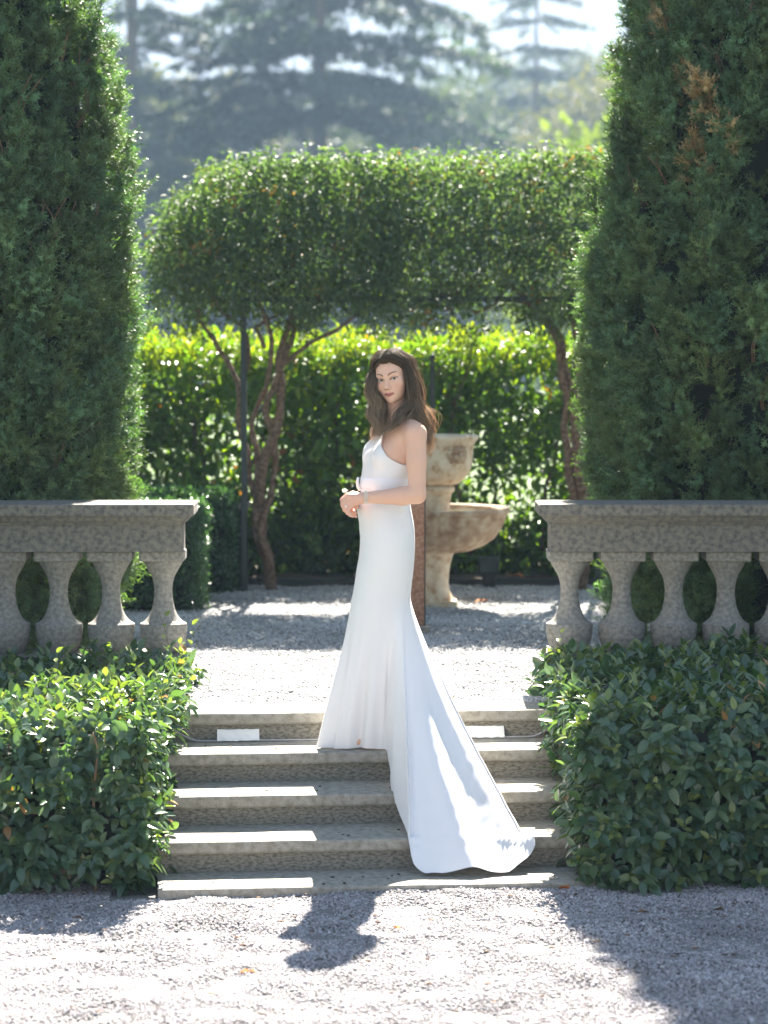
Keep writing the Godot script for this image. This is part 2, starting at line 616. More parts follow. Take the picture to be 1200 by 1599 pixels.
func leaf_into(g: Geo, at: Transform3D, length: float, width: float, fold: float, curl: float, col: Color, rib: Color, stations := 5) -> void:
	# a blade along +y facing +z, folded along its rib and curled back at the tip
	var first := g.v.size()
	for s in stations:
		var t := float(s) / (stations - 1)
		var w: float = width * 0.5 * pow(sin(PI * clampf(pow(t, 0.85) * 0.97 + 0.015, 0.0, 1.0)), 0.8)
		var y := length * t
		var z := -curl * length * t * t
		g.vert(at * Vector3(-w, y, z + fold * w), col)
		g.vert(at * Vector3(0, y, z), rib)
		g.vert(at * Vector3(w, y, z + fold * w), col)
	for s in stations - 1:
		var a := first + s * 3
		for k in 2:
			if s > 0:
				g.tri(a + k, a + k + 3, a + k + 1)
			g.tri(a + k + 1, a + k + 3, a + k + 4)
	

func leaf_cluster(count: int, radius: float, length: float, width: float, salt: int, droop := 0.2) -> ArrayMesh:
	rng.seed = salt
	var g := Geo.new()
	for k in count:
		var p := ball() * radius
		var along := (p.normalized() * 0.8 + ball() * 0.7 + Vector3(0, -droop, 0)).normalized()
		var facing := (Vector3(0, 0.9, 0) + ball() * 0.9).normalized()
		var tone := rng.randf_range(0.8, 1.15)
		var sz := rng.randf_range(0.7, 1.15)
		leaf_into(g, Transform3D(basis_along(along, facing), p), length * sz, width * sz, 0.35, 0.12, Color(tone, tone, tone), Color(tone * 1.2, tone * 1.2, tone * 1.1), 4)
	return g.mesh()


func branch(g: Geo, pts: Array, r0: float, r1: float, sides := 7, wob := 0.02) -> void:
	# a limb through the given points, smoothed and a little crooked
	var c := Curve3D.new()
	for k in pts.size():
		var t: Vector3 = (pts[mini(k + 1, pts.size() - 1)] - pts[maxi(k - 1, 0)]) / 6.0
		c.add_point(pts[k], -t, t)
	var n := maxi(6, int(c.get_baked_length() / 0.07))
	n = mini(n, 40)
	var path := PackedVector3Array()
	var radii := PackedFloat32Array()
	for k in n + 1:
		var t := float(k) / n
		var p := c.sample_baked(t * c.get_baked_length())
		path.append(p + wob * Vector3(n3(p * 4.0), 0.3 * n3(p * 4.0 + Vector3(9, 0, 0)), n3(p * 4.0 + Vector3(0, 0, 9))))
		radii.append(lerpf(r0, r1, t) * (1.0 + 0.25 * n3(p * 9.0)))
	g.tube(path, radii, sides)


func yew_tuft(salt: int, dead := false) -> ArrayMesh:
	# a few short upright shoots set all round with narrow needles
	rng.seed = salt
	var g := Geo.new()
	for s in 4:
		var lean := (Vector3(0, 1, 0) + Vector3(rng.randf_range(-1, 1), 0, rng.randf_range(-1, 1)) * 0.75).normalized()
		var length := rng.randf_range(0.055, 0.10)
		var root := Vector3(rng.randf_range(-1, 1), 0, rng.randf_range(-1, 1)) * 0.012
		g.tube(PackedVector3Array([root, root + lean * length]), PackedFloat32Array([0.0016, 0.0008]), 3, Color(0.9, 0.6, 0.5) if not dead else Color(0.8, 0.7, 0.6), false)
		var fr := basis_along(lean, ball())
		for k in 14:
			var t := (k + 0.5) / 14.0
			var a := k * 2.4 + rng.randf() * 0.8
			var out := (fr.x * cos(a) + fr.z * sin(a)) * 0.9 + lean * rng.randf_range(0.35, 0.8)
			out = out.normalized()
			var p := root + lean * length * t
			var ln := rng.randf_range(0.018, 0.028) * (1.0 - 0.3 * t)
			var w := out.cross(lean).normalized() * 0.0021
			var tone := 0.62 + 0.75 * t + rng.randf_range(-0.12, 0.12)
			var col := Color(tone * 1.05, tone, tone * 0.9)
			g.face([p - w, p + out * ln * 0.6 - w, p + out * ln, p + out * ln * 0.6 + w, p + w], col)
	return g.mesh()


func build_yews() -> void:
	var tufts := [yew_tuft(101), yew_tuft(102), yew_tuft(103)]
	var brown := yew_tuft(104, true)
	for side: int in [-1, 1]:
		var left: bool = side < 0
		var prof: Array = [[0.0, 0.76], [0.35, 0.85], [1.05, 0.90], [1.75, 0.91], [2.3, 0.90], [2.65, 0.86], [3.1, 0.77], [3.6, 0.61], [4.2, 0.43], [4.8, 0.26], [5.3, 0.1], [5.4, 0.02]] if left else [[0.0, 0.82], [0.5, 0.88], [1.0, 0.97], [1.5, 1.00], [2.15, 0.98], [2.45, 0.91], [2.8, 0.85], [3.2, 0.80], [3.65, 0.71], [4.2, 0.55], [4.8, 0.33], [5.3, 0.1], [5.4, 0.02]]
		var base := Vector3(-2.34, TERRACE, -13.45) if left else Vector3(2.17, TERRACE, -13.6)
		var label := "tall dark green clipped yew column behind the left balustrade, sunlit along its right edge" if left else "tall dark green clipped yew column behind the right balustrade, with browned dead shoots"
		var o := thing("yew_tree", label, "tree", base, 0.0, "pair of clipped yews flanking the steps")
		rng.seed = 200 + side
		# trunk and an added dark core that keeps light from passing through
		var t := Geo.new()
		branch(t, [Vector3(0, -0.05, 0), Vector3(0.03, 1.5, 0.02), Vector3(-0.02, 3.2, 0), Vector3(0, 5.0, 0)], 0.13, 0.02, 9)
		obj("trunk", t.mesh(), M.bark, o)
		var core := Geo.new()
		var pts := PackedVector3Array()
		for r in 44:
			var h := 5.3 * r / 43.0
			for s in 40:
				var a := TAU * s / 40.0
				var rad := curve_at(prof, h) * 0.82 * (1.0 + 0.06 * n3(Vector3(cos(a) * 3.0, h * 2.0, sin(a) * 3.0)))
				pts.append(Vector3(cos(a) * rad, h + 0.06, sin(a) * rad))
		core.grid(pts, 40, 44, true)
		obj("light_blocking_core", core.mesh(), M.yew_core, o)
		# needles
		var where := [[], [], []]
		var tint := [PackedColorArray(), PackedColorArray(), PackedColorArray()]
		var dead_where := []
		var dead_tint := PackedColorArray()
		var dead_spots := [[-0.62, 3.36, 0.022, 0.10], [-0.50, 3.05, 0.045, 0.08], [-0.46, 2.95, 0.03, 0.07], [-0.40, 2.78, 0.03, 0.06], [-0.42, 2.50, 0.03, 0.07], [-0.40, 2.38, 0.03, 0.07], [-0.50, 2.66, 0.02, 0.05]]
		var seen_from := (Vector3(0, 2.1, 0) - base)
		for k in 2300:
			# plumes: upright sprays of shoots that overlap like shingles, with dark clefts between them
			var h := 5.35 * (1.0 - sqrt(1.0 - rng.randf() * 0.98)) if rng.randf() < 0.3 else rng.randf() * 4.7
			var a := rng.randf() * TAU
			var dir := Vector3(cos(a), 0, sin(a))
			if dir.dot(Vector3(seen_from.x, 0, seen_from.z).normalized()) < -0.25 and rng.randf() < 0.4:
				continue
			var big := n3(Vector3(dir.x * 2.6, h * 1.1, dir.z * 2.6) + Vector3(side * 7.0, 0, 0))
			var mid := n3(Vector3(dir.x * 6.0, h * 1.8, dir.z * 6.0))
			var rad := curve_at(prof, h) * (1.0 + 0.03 * big) + 0.07 * mid - 0.05 + rng.randf_range(-0.05, 0.03)
			var root := dir * rad + Vector3(0, h, 0)
			var axis := (dir * rng.randf_range(0.25, 0.6) + Vector3(0, 1, 0) + ball() * 0.2).normalized()
			var length := rng.randf_range(0.12, 0.26)
			var wide := rng.randf_range(0.035, 0.06)
			var fr := basis_along(axis, dir)
			var tone := rng.randf_range(0.75, 1.25) * (1.0 + 0.25 * n3(root * 2.0))
			var warm := rng.randf() * 0.8
			var dead_k := 0.0
			if not left and dir.z > 0.3:
				for d in dead_spots:
					var q := Vector2((root.x - d[0]) / (d[2] + 0.02), (root.y + 0.08 - d[1]) / (d[3] + 0.02))
					if q.length() < 0.72:
						dead_k = 1.0
			for s in 12:
				var up := (s + rng.randf()) / 12.0
				var b2 := rng.randf() * TAU
				var ring := fr.x * cos(b2) + fr.z * sin(b2)
				var p := root + axis * length * up + ring * wide * (1.0 - 0.55 * up) * rng.randf_range(0.5, 1.0)
				p.y = maxf(p.y, 0.02)
				var lie := (ring * rng.randf_range(0.4, 1.0) * (1.0 - 0.5 * up) + axis * (0.5 + 0.7 * up) + ball() * 0.3).normalized()
				var tr := Transform3D(basis_along(lie, ball()).scaled(Vector3.ONE * rng.randf_range(0.85, 1.25)), p)
				if dead_k > 0.0:
					dead_where.append(tr)
					dead_tint.append(Color(0.40, 0.30, 0.15) * rng.randf_range(0.8, 1.25))
				else:
					var which := rng.randi() % 3
					where[which].append(tr)
					tint[which].append(Color(0.118, 0.215, 0.135).lerp(Color(0.18, 0.245, 0.10), warm) * tone * rng.randf_range(0.8, 1.2))
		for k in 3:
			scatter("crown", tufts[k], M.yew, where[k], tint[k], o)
		if dead_where.size():
			var d := scatter("dead_shoots", brown, M.dead, dead_where, dead_tint, o)
			d.set_meta("label", "browned dead yew shoots")
		# bare twigs that show between the shoots
		for k in 34:
			var a := rng.randf_range(0.1, PI - 0.1)
			var h := rng.randf_range(0.5, 3.6)
			var g := Geo.new()
			for s in 3:
				var aa := a + rng.randf_range(-0.05, 0.05)
				var r0 := curve_at(prof, h) * 0.92
				var d0 := Vector3(cos(aa), 0, sin(aa))
				var d1 := Vector3(cos(aa + rng.randf_range(-0.12, 0.12)), 0, sin(aa))
				branch(g, [d0 * r0 + Vector3(0, h, 0), d0 * (r0 + 0.06) + Vector3(0, h + 0.09, 0), d1 * (r0 + 0.09) + Vector3(0, h + rng.randf_range(0.14, 0.24), 0)], 0.004, 0.002, 4, 0.01)
			obj("twig", g.mesh(), M.twig, o)


func build_laurel() -> void:
	var o := thing("laurel_hedge", "tall glossy laurel hedge behind the fountain, glowing yellow-green along its top", "hedge", Vector3(0, TERRACE, -18.25))
	var kinds := [leaf_cluster(9, 0.10, 0.085, 0.038, 301), leaf_cluster(9, 0.11, 0.095, 0.042, 302), leaf_cluster(8, 0.10, 0.08, 0.036, 303)]
	var where := [[], [], []]
	var tint := [PackedColorArray(), PackedColorArray(), PackedColorArray()]
	rng.seed = 310
	for k in 7400:
		var x := rng.randf_range(-3.4, 3.4)
		var f := rng.randf()
		var y := 1.73 * f + 0.05
		var z := rng.randf_range(-0.50, 0.27)
		var thin := n3(Vector3(x * 1.6, y * 1.6, 4.0))
		if y < 1.6 and y > 0.3 and thin > 0.05 and rng.randf() < (0.80 if x > -0.3 else 0.45):
			continue
		var top := 1.70 + 0.06 * n3(Vector3(x * 2.0, 0, z * 2.0)) + 0.05 * n3(Vector3(x * 6.0, 4, z * 6.0))
		if y > top:
			y = top - rng.randf() * 0.15
		z += signf(z) * 0.06 * n3(Vector3(x * 3.0, y * 3.0, 1.0))
		var which := k % 3
		where[which].append(Transform3D(Basis.from_euler(Vector3(rng.randf_range(-0.6, 0.6), rng.randf() * TAU, rng.randf_range(-0.6, 0.6))).scaled(Vector3.ONE * rng.randf_range(0.8, 1.2)), Vector3(x, y, z)))
		var young := rng.randf() if rng.randf() < 0.15 else 0.0
		tint[which].append(Color(0.105, 0.21, 0.042).lerp(Color(0.26, 0.34, 0.04), young) * rng.randf_range(0.7, 1.3) if rng.randf() > 0.012 else Color(0.4, 0.17, 0.05))
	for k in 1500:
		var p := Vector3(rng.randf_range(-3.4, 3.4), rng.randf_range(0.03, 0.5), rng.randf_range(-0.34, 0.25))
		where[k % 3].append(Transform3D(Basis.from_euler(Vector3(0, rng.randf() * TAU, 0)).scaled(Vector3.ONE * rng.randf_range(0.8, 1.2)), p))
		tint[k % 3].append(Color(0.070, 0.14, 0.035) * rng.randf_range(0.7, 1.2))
	# upright young shoots on top, tinted brighter to stand in for sunlit glow
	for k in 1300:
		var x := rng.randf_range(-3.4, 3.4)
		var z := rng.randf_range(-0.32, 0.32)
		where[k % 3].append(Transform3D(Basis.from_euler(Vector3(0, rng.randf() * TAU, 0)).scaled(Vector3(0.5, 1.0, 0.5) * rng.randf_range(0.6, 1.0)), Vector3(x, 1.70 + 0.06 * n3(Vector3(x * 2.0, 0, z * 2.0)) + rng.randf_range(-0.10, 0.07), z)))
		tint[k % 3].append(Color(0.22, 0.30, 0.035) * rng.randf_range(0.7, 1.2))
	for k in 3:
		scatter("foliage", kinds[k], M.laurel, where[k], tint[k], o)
	for k in 30:
		var x := -3.2 + 6.4 * (k + rng.randf() * 0.7) / 30.0
		var g := Geo.new()
		var z := rng.randf_range(-0.15, 0.2)
		branch(g, [Vector3(x, -0.04, z), Vector3(x + rng.randf_range(-0.1, 0.1), 0.6, z), Vector3(x + rng.randf_range(-0.18, 0.18), 1.2, z), Vector3(x + rng.randf_range(-0.2, 0.2), 1.68, z)], 0.018, 0.006, 6, 0.03)
		obj("stem", g.mesh(), M.bark, o)


func build_pleached() -> void:
	var kinds := [leaf_cluster(11, 0.085, 0.046, 0.022, 401, 0.5), leaf_cluster(11, 0.09, 0.05, 0.024, 402, 0.5), leaf_cluster(10, 0.08, 0.044, 0.021, 403, 0.5)]
	for side: int in [-1, 1]:
		var left: bool = side < 0
		var base := Vector3(-0.80, TERRACE, -17.05) if left else Vector3(1.38, TERRACE, -17.1)
		var label := "clipped arch tree with several twisting brown stems beside the dark metal post" if left else "clipped arch tree on the right, its trunk half hidden by the yew"
		var o := thing("pleached_tree", label, "tree", base, 0.0, "two trees trained into one clipped arch")
		rng.seed = 410 + side
		var where := [[], [], []]
		var tint := [PackedColorArray(), PackedColorArray(), PackedColorArray()]
		var x0 := -1.78 if left else 0.02
		var x1 := 0.10 if left else 1.95
		var n := 0
		var tries := 0
		while n < 2900 and tries < 30000:
			tries += 1
			var x := rng.randf_range(x0, x1)
			var u := rng.randf()
			var y := rng.randf_range(2.35, 3.62)
			var z := rng.randf_range(-0.58, 0.58)
			# outline: a rounded bar, with a full shoulder at its left end and a ragged hem
			var top := 3.565 + 0.02 * x + 0.03 * n3(Vector3(x * 3.0, 1, z * 3.0)) + 0.02 * n3(Vector3(x * 9.0, 2, z * 9.0))
			var low := 2.50 + 0.17 * n3(Vector3(x * 2.1, 7, 0)) + 0.08 * n3(Vector3(x * 6.0, 3, z * 6.0))
			if x < -1.64 - 0.03 * n3(Vector3(0, y * 5.0, z * 5.0)):
				continue
			if x < -0.95:
				var e := (-0.95 - x) / 0.69
				top -= 0.72 * pow(e, 2.5)
				low += 0.22 * pow(e, 3.0)
			if x > 0.2 and x < 1.25:
				low += 0.12 * sin(PI * (x - 0.2) / 1.05)
			var q := Vector2(z / 0.58, (y - 3.05) / 0.55)
			if pow(absf(q.x), 2.2) + pow(maxf(0.0, q.y), 2.6) * 0.86 + pow(maxf(0.0, -q.y), 3.0) * 0.4 > 1.0 + 0.10 * n3(Vector3(x * 4.0, y * 4.0, 2)):
				continue
			if y > top or y < low:
				continue
			# leaves crowd towards the clipped skin
			var skin := minf(minf(top - y, (0.58 - absf(z))), y - low + 0.1)
			if skin > 0.16 and u < 0.50:
				continue
			if n3(Vector3(x * 3.0, y * 3.0, z * 3.0)) > 0.42 and u < 0.8:
				continue
			var which := n % 3
			var young := rng.randf() if rng.randf() < 0.15 else 0.0
			where[which].append(Transform3D(Basis.from_euler(Vector3(rng.randf_range(-0.5, 0.5), rng.randf() * TAU, rng.randf_range(-0.5, 0.5))).scaled(Vector3.ONE * rng.randf_range(0.75, 1.2)), Vector3(x, y, z - 0.0) - Vector3(base.x, TERRACE, 0)))
			var pick := rng.randf()
			tint[which].append(Color(0.26, 0.14, 0.06) if pick < 0.02 else (Color(0.100, 0.148, 0.088).lerp(Color(0.17, 0.19, 0.07), young) * rng.randf_range(0.7, 1.3)))
			n += 1
		# small loose sprays hanging below the hem
		for k in 210:
			var x := rng.randf_range(x0 + 0.15, x1)
			var y := 2.49 + 0.17 * n3(Vector3(x * 2.1, 7, 0)) - 0.17 * pow(rng.randf(), 1.5)
			where[k % 3].append(Transform3D(Basis.from_euler(Vector3(0, rng.randf() * TAU, 0)).scaled(Vector3.ONE * rng.randf_range(0.5, 0.8)), Vector3(x, y, rng.randf_range(-0.3, 0.3)) - Vector3(base.x, TERRACE, 0)))
			tint[k % 3].append(Color(0.10, 0.14, 0.03) * rng.randf_range(0.8, 1.3))
		for k in 3:
			scatter("crown", kinds[k], M.canopy, where[k], tint[k], o)
		# stems rise together from the ground and fan out into the crown
		var stems: Array = [
			[[0.03, -0.05, 0.0], [-0.03, 0.22, 0.02], [-0.10, 0.55, 0.0], [-0.02, 0.95, 0.03], [0.07, 1.25, 0.0], [0.06, 1.6, 0.02], [0.20, 2.0, 0.0]],
			[[0.01, 0.1, 0.03], [-0.06, 0.45, 0.05], [0.05, 0.9, -0.02], [-0.02, 1.3, 0.05], [0.09, 1.6, 0.02], [0.18, 1.85, 0.0], [0.10, 2.3, -0.1]],
			[[-0.03, 0.3, -0.03], [-0.08, 0.8, 0.02], [-0.11, 1.2, 0.0], [-0.02, 1.45, 0.03], [0.02, 1.75, 0.06], [-0.12, 2.2, 0.1]],
			[[-0.08, 0.5, 0.0], [-0.15, 0.85, -0.03], [-0.22, 1.2, 0.02], [-0.21, 1.45, 0.02], [-0.32, 1.65, 0.0], [-0.45, 1.85, 0.03], [-0.62, 2.2, 0.0]],
			[[-0.21, 1.42, 0.02], [-0.14, 1.6, 0.05], [-0.20, 1.85, 0.04], [-0.38, 2.02, 0.0], [-0.55, 2.3, -0.1]],
			[[0.06, 1.55, 0.02], [0.26, 1.72, 0.0], [0.50, 1.84, 0.03], [0.72, 2.02, 0.0]],
			[[-0.02, 1.7, 0.05], [-0.10, 1.85, 0.03], [0.12, 1.95, 0.0], [0.18, 2.15, 0.0]]] if left else [
			[[0.0, -0.05, 0.0], [0.01, 0.5, 0.0], [-0.02, 1.1, 0.02], [0.0, 1.6, 0.0], [-0.08, 2.1, 0.0]],
			[[-0.03, 0.4, 0.04], [-0.09, 0.9, 0.03], [-0.10, 1.3, 0.0], [-0.17, 1.7, 0.03], [-0.30, 1.95, 0.0], [-0.55, 2.2, 0.1]],
			[[-0.06, 1.4, 0.0], [-0.16, 1.8, -0.03], [-0.36, 2.02, 0.0], [-0.75, 2.05, 0.02], [-1.0, 2.15, 0.0]],
			[[-0.5, 2.16, 0.03], [-0.62, 2.0, 0.1], [-0.75, 1.94, 0.1], [-0.9, 2.05, 0.08], [-1.2, 2.12, 0.0]]]
		var thick := [0.046, 0.030, 0.025, 0.026, 0.017, 0.018, 0.015] if left else [0.055, 0.03, 0.023, 0.016]
		for k in stems.size():
			var g := Geo.new()
			var pp := []
			for p in stems[k]:
				pp.append(Vector3(p[0], p[1], p[2]))
			branch(g, pp, thick[k], thick[k] * 0.5, 8, 0.025)
			obj("trunk" if k == 0 else "limb", g.mesh(), M.bark, o)
	# the metal frame that the arch is trained on
	var fr := thing("metal_arch_frame", "dark slim metal arch frame, its post beside the twisting stems", "frame", Vector3(-0.975, TERRACE, -16.95))
	var p := Geo.new()
	p.box(Vector3(-0.021, -0.05, -0.021), Vector3(0.021, 2.25, 0.021), 0.003)
	obj("post", p.mesh(false), M.dark_metal, fr)
	var p2 := Geo.new()
	p2.box(Vector3(2.45, -0.05, -0.021), Vector3(2.492, 2.25, 0.021), 0.003)
	obj("post", p2.mesh(false), M.dark_metal, fr)
	var bar := Geo.new()
	bar.box(Vector3(-0.02, 2.02, -0.018), Vector3(2.5, 2.058, 0.018), 0.003)
	obj("crossbar", bar.mesh(false), M.dark_metal, fr)


func build_low_hedges() -> void:
	var kinds := [leaf_cluster(14, 0.045, 0.022, 0.013, 501), leaf_cluster(14, 0.045, 0.02, 0.012, 502)]
	for which in 2:
		var o := thing("box_hedge", ["low clipped box hedge behind the end of the left balustrade", "second low clipped box hedge beside the dark cabinet"][which], "hedge", [Vector3(-1.62, TERRACE, -16.05), Vector3(-1.42, TERRACE, -17.1)][which], 0.05, "low clipped box hedges")
		var half: Vector3 = [Vector3(0.42, 0.31, 0.55), Vector3(0.35, 0.33, 0.28)][which]
		rng.seed = 510 + which
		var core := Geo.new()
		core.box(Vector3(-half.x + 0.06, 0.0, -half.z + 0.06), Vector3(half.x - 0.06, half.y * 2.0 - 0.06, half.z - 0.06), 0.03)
		obj("light_blocking_core", core.mesh(false), M.yew_core, o)  # added dark solid, stops light passing between the box leaves
		var where := [[], []]
		var tint := [PackedColorArray(), PackedColorArray()]
		for k in 2600:
			var p := Vector3(rng.randf_range(-1, 1), rng.randf_range(-1, 1), rng.randf_range(-1, 1))
			var ax := [0, 1, 1, 2, 2, 0][rng.randi() % 6] as int
			p[ax] = signf(p[ax]) if ax != 1 else 1.0
			p = p * half + Vector3(0, half.y + 0.02, 0)
			p += 0.03 * Vector3(n3(p * 5.0), n3(p * 5.0 + Vector3(7, 0, 0)), n3(p * 5.0 + Vector3(0, 7, 0))) - (p - Vector3(0, half.y, 0)) * rng.randf() * 0.06
			where[k % 2].append(Transform3D(Basis.from_euler(Vector3(rng.randf() * 6.0, rng.randf() * TAU, 0)).scaled(Vector3.ONE * rng.randf_range(0.8, 1.3)), p))
			tint[k % 2].append(Color(0.05, 0.115, 0.05) * rng.randf_range(0.7, 1.4))
		for k in 2:
			scatter("foliage", kinds[k], M.leaf, where[k], tint[k], o)


func hedge_surface(half: Vector3, u: float, v: float, side: int) -> Array:
	# a point on the top (0), front (1), inner side (2), back (3) of a soft box standing on the ground, and the way out of it
	var p := Vector3()
	var n := Vector3()
	match side:
		0:
			p = Vector3(u * half.x, half.y * 2.0, v * half.z)
			n = Vector3.UP
		1:
			p = Vector3(u * half.x, (v * 0.5 + 0.5) * half.y * 2.0, half.z)
			n = Vector3.BACK
		2:
			p = Vector3(half.x, (v * 0.5 + 0.5) * half.y * 2.0, u * half.z)
			n = Vector3.RIGHT
		3:
			p = Vector3(u * half.x, (v * 0.5 + 0.5) * half.y * 2.0, -half.z)
			n = Vector3.FORWARD
	# round the edges
	var over := Vector3(maxf(0.0, p.x / half.x - 0.8) if absf(half.x - p.x) < 0.3 else 0.0, maxf(0.0, p.y / (half.y * 2.0) - 0.75), maxf(0.0, p.z / half.z - 0.85))
	p.y -= 0.12 * (over.z * 6.0) ** 2 * (1.0 if side == 0 else 0.0) * 0.6
	p.y -= 0.10 * (over.x * 5.0) ** 2 * (1.0 if side == 0 else 0.0) * 0.6
	p.z -= 0.10 * (over.y * 4.0) ** 2 * (1.0 if side == 1 else 0.0) * 0.6
	p.x -= 0.06 * (over.y * 4.0) ** 2 * (1.0 if side == 2 else 0.0) * 0.6
	return [p, n]


func build_front_hedges() -> void:
	# single leaves of a few forms; each hedge is shoots that carry four to seven of them
	var forms := []
	rng.seed = 600
	for k in 4:
		var g := Geo.new()
		leaf_into(g, Transform3D.IDENTITY, 0.070, 0.036, [0.22, 0.45, 0.3, 0.6][k], [0.1, 0.22, 0.35, 0.05][k], Color.WHITE, Color(1.25, 1.3, 1.2), 6)
		forms.append(g.mesh())
	var tones := [Color(0.054, 0.108, 0.062), Color(0.074, 0.136, 0.072), Color(0.100, 0.158, 0.072), Color(0.145, 0.205, 0.062), Color(0.19, 0.24, 0.075), Color(0.34, 0.20, 0.09)]
	var leaf_mats := []
	for c in tones:
		var m: StandardMaterial3D = M.leaf.duplicate()
		m.albedo_color = Color(c).linear_to_srgb()
		leaf_mats.append(m)
	for side: int in [-1, 1]:
		var left: bool = side < 0
		var half := Vector3(0.70, 0.336 if left else 0.346, 1.13)
		var base := Vector3(-1.655, 0.0, -10.80) if left else Vector3(1.49, 0.0, -10.86)
		var label := "dense glossy-leaved evergreen hedge on the left of the steps, its top lit by sun" if left else "dense dark glossy-leaved evergreen hedge on the right of the steps, mostly in shade"
		var o := thing("evergreen_hedge", label, "hedge", base, 0.0, "glossy hedges hugging the steps")
		rng.seed = 610 + side
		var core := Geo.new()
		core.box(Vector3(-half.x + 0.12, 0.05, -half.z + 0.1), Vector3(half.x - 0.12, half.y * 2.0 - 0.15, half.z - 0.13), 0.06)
		obj("light_blocking_core", core.mesh(false), M.yew_core, o)  # dark block added behind the leaves so no light comes through
		var all := []
		for k in 2250:
			var pick := rng.randf()
			var face := 0 if pick < 0.42 else 1 if pick < 0.70 else 2 if pick < 0.95 else 3
			var pn := hedge_surface(half, rng.randf_range(-1, 1), rng.randf_range(-1, 1) if face == 0 else rng.randf_range(-0.97, 1.0), face)
			var p: Vector3 = pn[0]
			var n: Vector3 = pn[1]
			if not left:
				p.x = -p.x
				n.x = -n.x
			var lump := 0.05 * n3((p + base) * 2.2) + 0.035 * n3((p + base) * 5.5)
			if left and face == 0 and p.z < 0.35 and p.z > -0.55 and p.x < 0.45:
				lump -= 0.05
			p += n * (lump + 0.0) - n * 0.09 * pow(rng.randf(), 1.4)
			if p.y < 0.10 and face != 0:
				n = (n + Vector3(0, -0.2, 0)).normalized()
			# shoot direction: out and up; on the faces the leaves hang
			var lift := rng.randf_range(0.2, 1.0)
			var shoot := (n * rng.randf_range(0.5, 1.0) + Vector3(0, lift if face else 0.3, 0) + ball() * 0.5).normalized()
			var young := rng.randf() < (0.30 if face == 0 else 0.10)
			var count := rng.randi_range(4, 6)
			var len_ := rng.randf_range(0.05, 0.10) * (1.3 if young and face == 0 else 1.0)
			var fr := basis_along(shoot, ball())
			for s in count:
				var a := s * 2.4 + rng.randf() * 0.7
				var t := (s + 0.6) / count
				var out := (fr.x * cos(a) + fr.z * sin(a))
				var along := (out * (1.0 - 0.45 * t) + shoot * (0.25 + 0.6 * t) + (Vector3(0, -0.55, 0) if face != 0 and not young else Vector3(0, 0.1, 0)) + ball() * 0.2).normalized()
				var nf := (Vector3(0, 0.75, 0) + n * 0.8 + shoot * 0.25 + ball() * 0.35).normalized()
				var sz := rng.randf_range(0.62, 1.12) * (0.8 if young else 1.0)
				var tone := 3 + rng.randi() % 2 if young and t > 0.35 else rng.randi() % 3
				if rng.randf() < 0.008:
					tone = 5
				all.append([Transform3D(basis_along(along, nf).scaled(Vector3.ONE * sz), p + shoot * len_ * (t - 0.3)), tone, rng.randi() % 4, 0.0])
		# the leaves that show largest are parts of their own, the rest is one mass
		var eye := Vector3(0, 2.1, 0) - base
		for l in all:
			var tr: Transform3D = l[0]
			var to: Vector3 = eye - tr.origin
			var sx := (tr.origin.x + base.x) / (eye.z - tr.origin.z)
			var open := maxf(0.0, tr.origin.z - half.z + 0.06) + maxf(0.0, tr.origin.y - half.y * 2.0 + 0.06) + maxf(0.0, absf(tr.origin.x) - half.x + 0.06) * (1.0 if tr.origin.x * side < 0 else 0.0)
			l[3] = absf(tr.basis.z.normalized().dot(to.normalized())) * tr.basis.x.length() * minf(open, 0.1) / to.length() if absf(sx) < 0.155 else 0.0
		all.sort_custom(func(a, b): return a[3] > b[3])
		var where := [[], [], [], []]
		var tint := [PackedColorArray(), PackedColorArray(), PackedColorArray(), PackedColorArray()]
		for k in all.size():
			var l: Array = all[k]
			if k < 300:
				var one := obj("leaf", forms[l[2]], leaf_mats[l[1]], o)
				one.transform = l[0]
			else:
				where[l[2]].append(l[0])
				var c: Color = tones[l[1]]
				tint[l[2]].append(c * rng.randf_range(0.75, 1.3))
		for k in 4:
			scatter("foliage", forms[k], M.leaf, where[k], tint[k], o)
		for k in 26:
			var x := rng.randf_range(-half.x + 0.1, half.x - 0.1)
			var z := rng.randf_range(-half.z + 0.1, half.z - 0.05)
			var g := Geo.new()
			branch(g, [Vector3(x, -0.02, z), Vector3(x + rng.randf_range(-0.05, 0.05), 0.4, z), Vector3(x + rng.randf_range(-0.12, 0.12), half.y * 2.0 - 0.02, z + rng.randf_range(-0.05, 0.1))], 0.008, 0.003, 5, 0.02)
			obj("stem", g.mesh(), M.twig, o)
		# long whippy shoots that stand above the clipped top
		var whips: Array = [[0.62, -0.95, 0.30, -0.05], [0.68, -0.9, 0.26, 0.10], [0.15, 0.1, 0.24, 0.12], [0.40, -0.7, 0.14, 0.0]] if left else [[-0.62, -0.3, 0.26, -0.12], [0.1, -0.9, 0.16, 0.02], [-0.4, 0.1, 0.12, 0.03]]
		for w: Array in whips:
			var g := Geo.new()
			var root := Vector3(w[0], half.y * 2.0 - 0.05, w[1])
			branch(g, [root, root + Vector3(w[3] * 0.3, w[2] * 0.6, 0.01), root + Vector3(w[3], w[2], 0.03)], 0.0022, 0.0012, 4, 0.01)
			obj("stem", g.mesh(), M.green_stem, o)
			for s in 4:
				var one := obj("leaf", forms[s], leaf_mats[4], o)
				var a := s * 2.2
				one.transform = Transform3D(basis_along(Vector3(cos(a), 0.8, sin(a)), Vector3(0, 0.5, 1)).scaled(Vector3.ONE * rng.randf_range(0.4, 0.65)), root + Vector3(w[3] * 0.5, w[2] * (0.4 + 0.18 * s), 0.02))


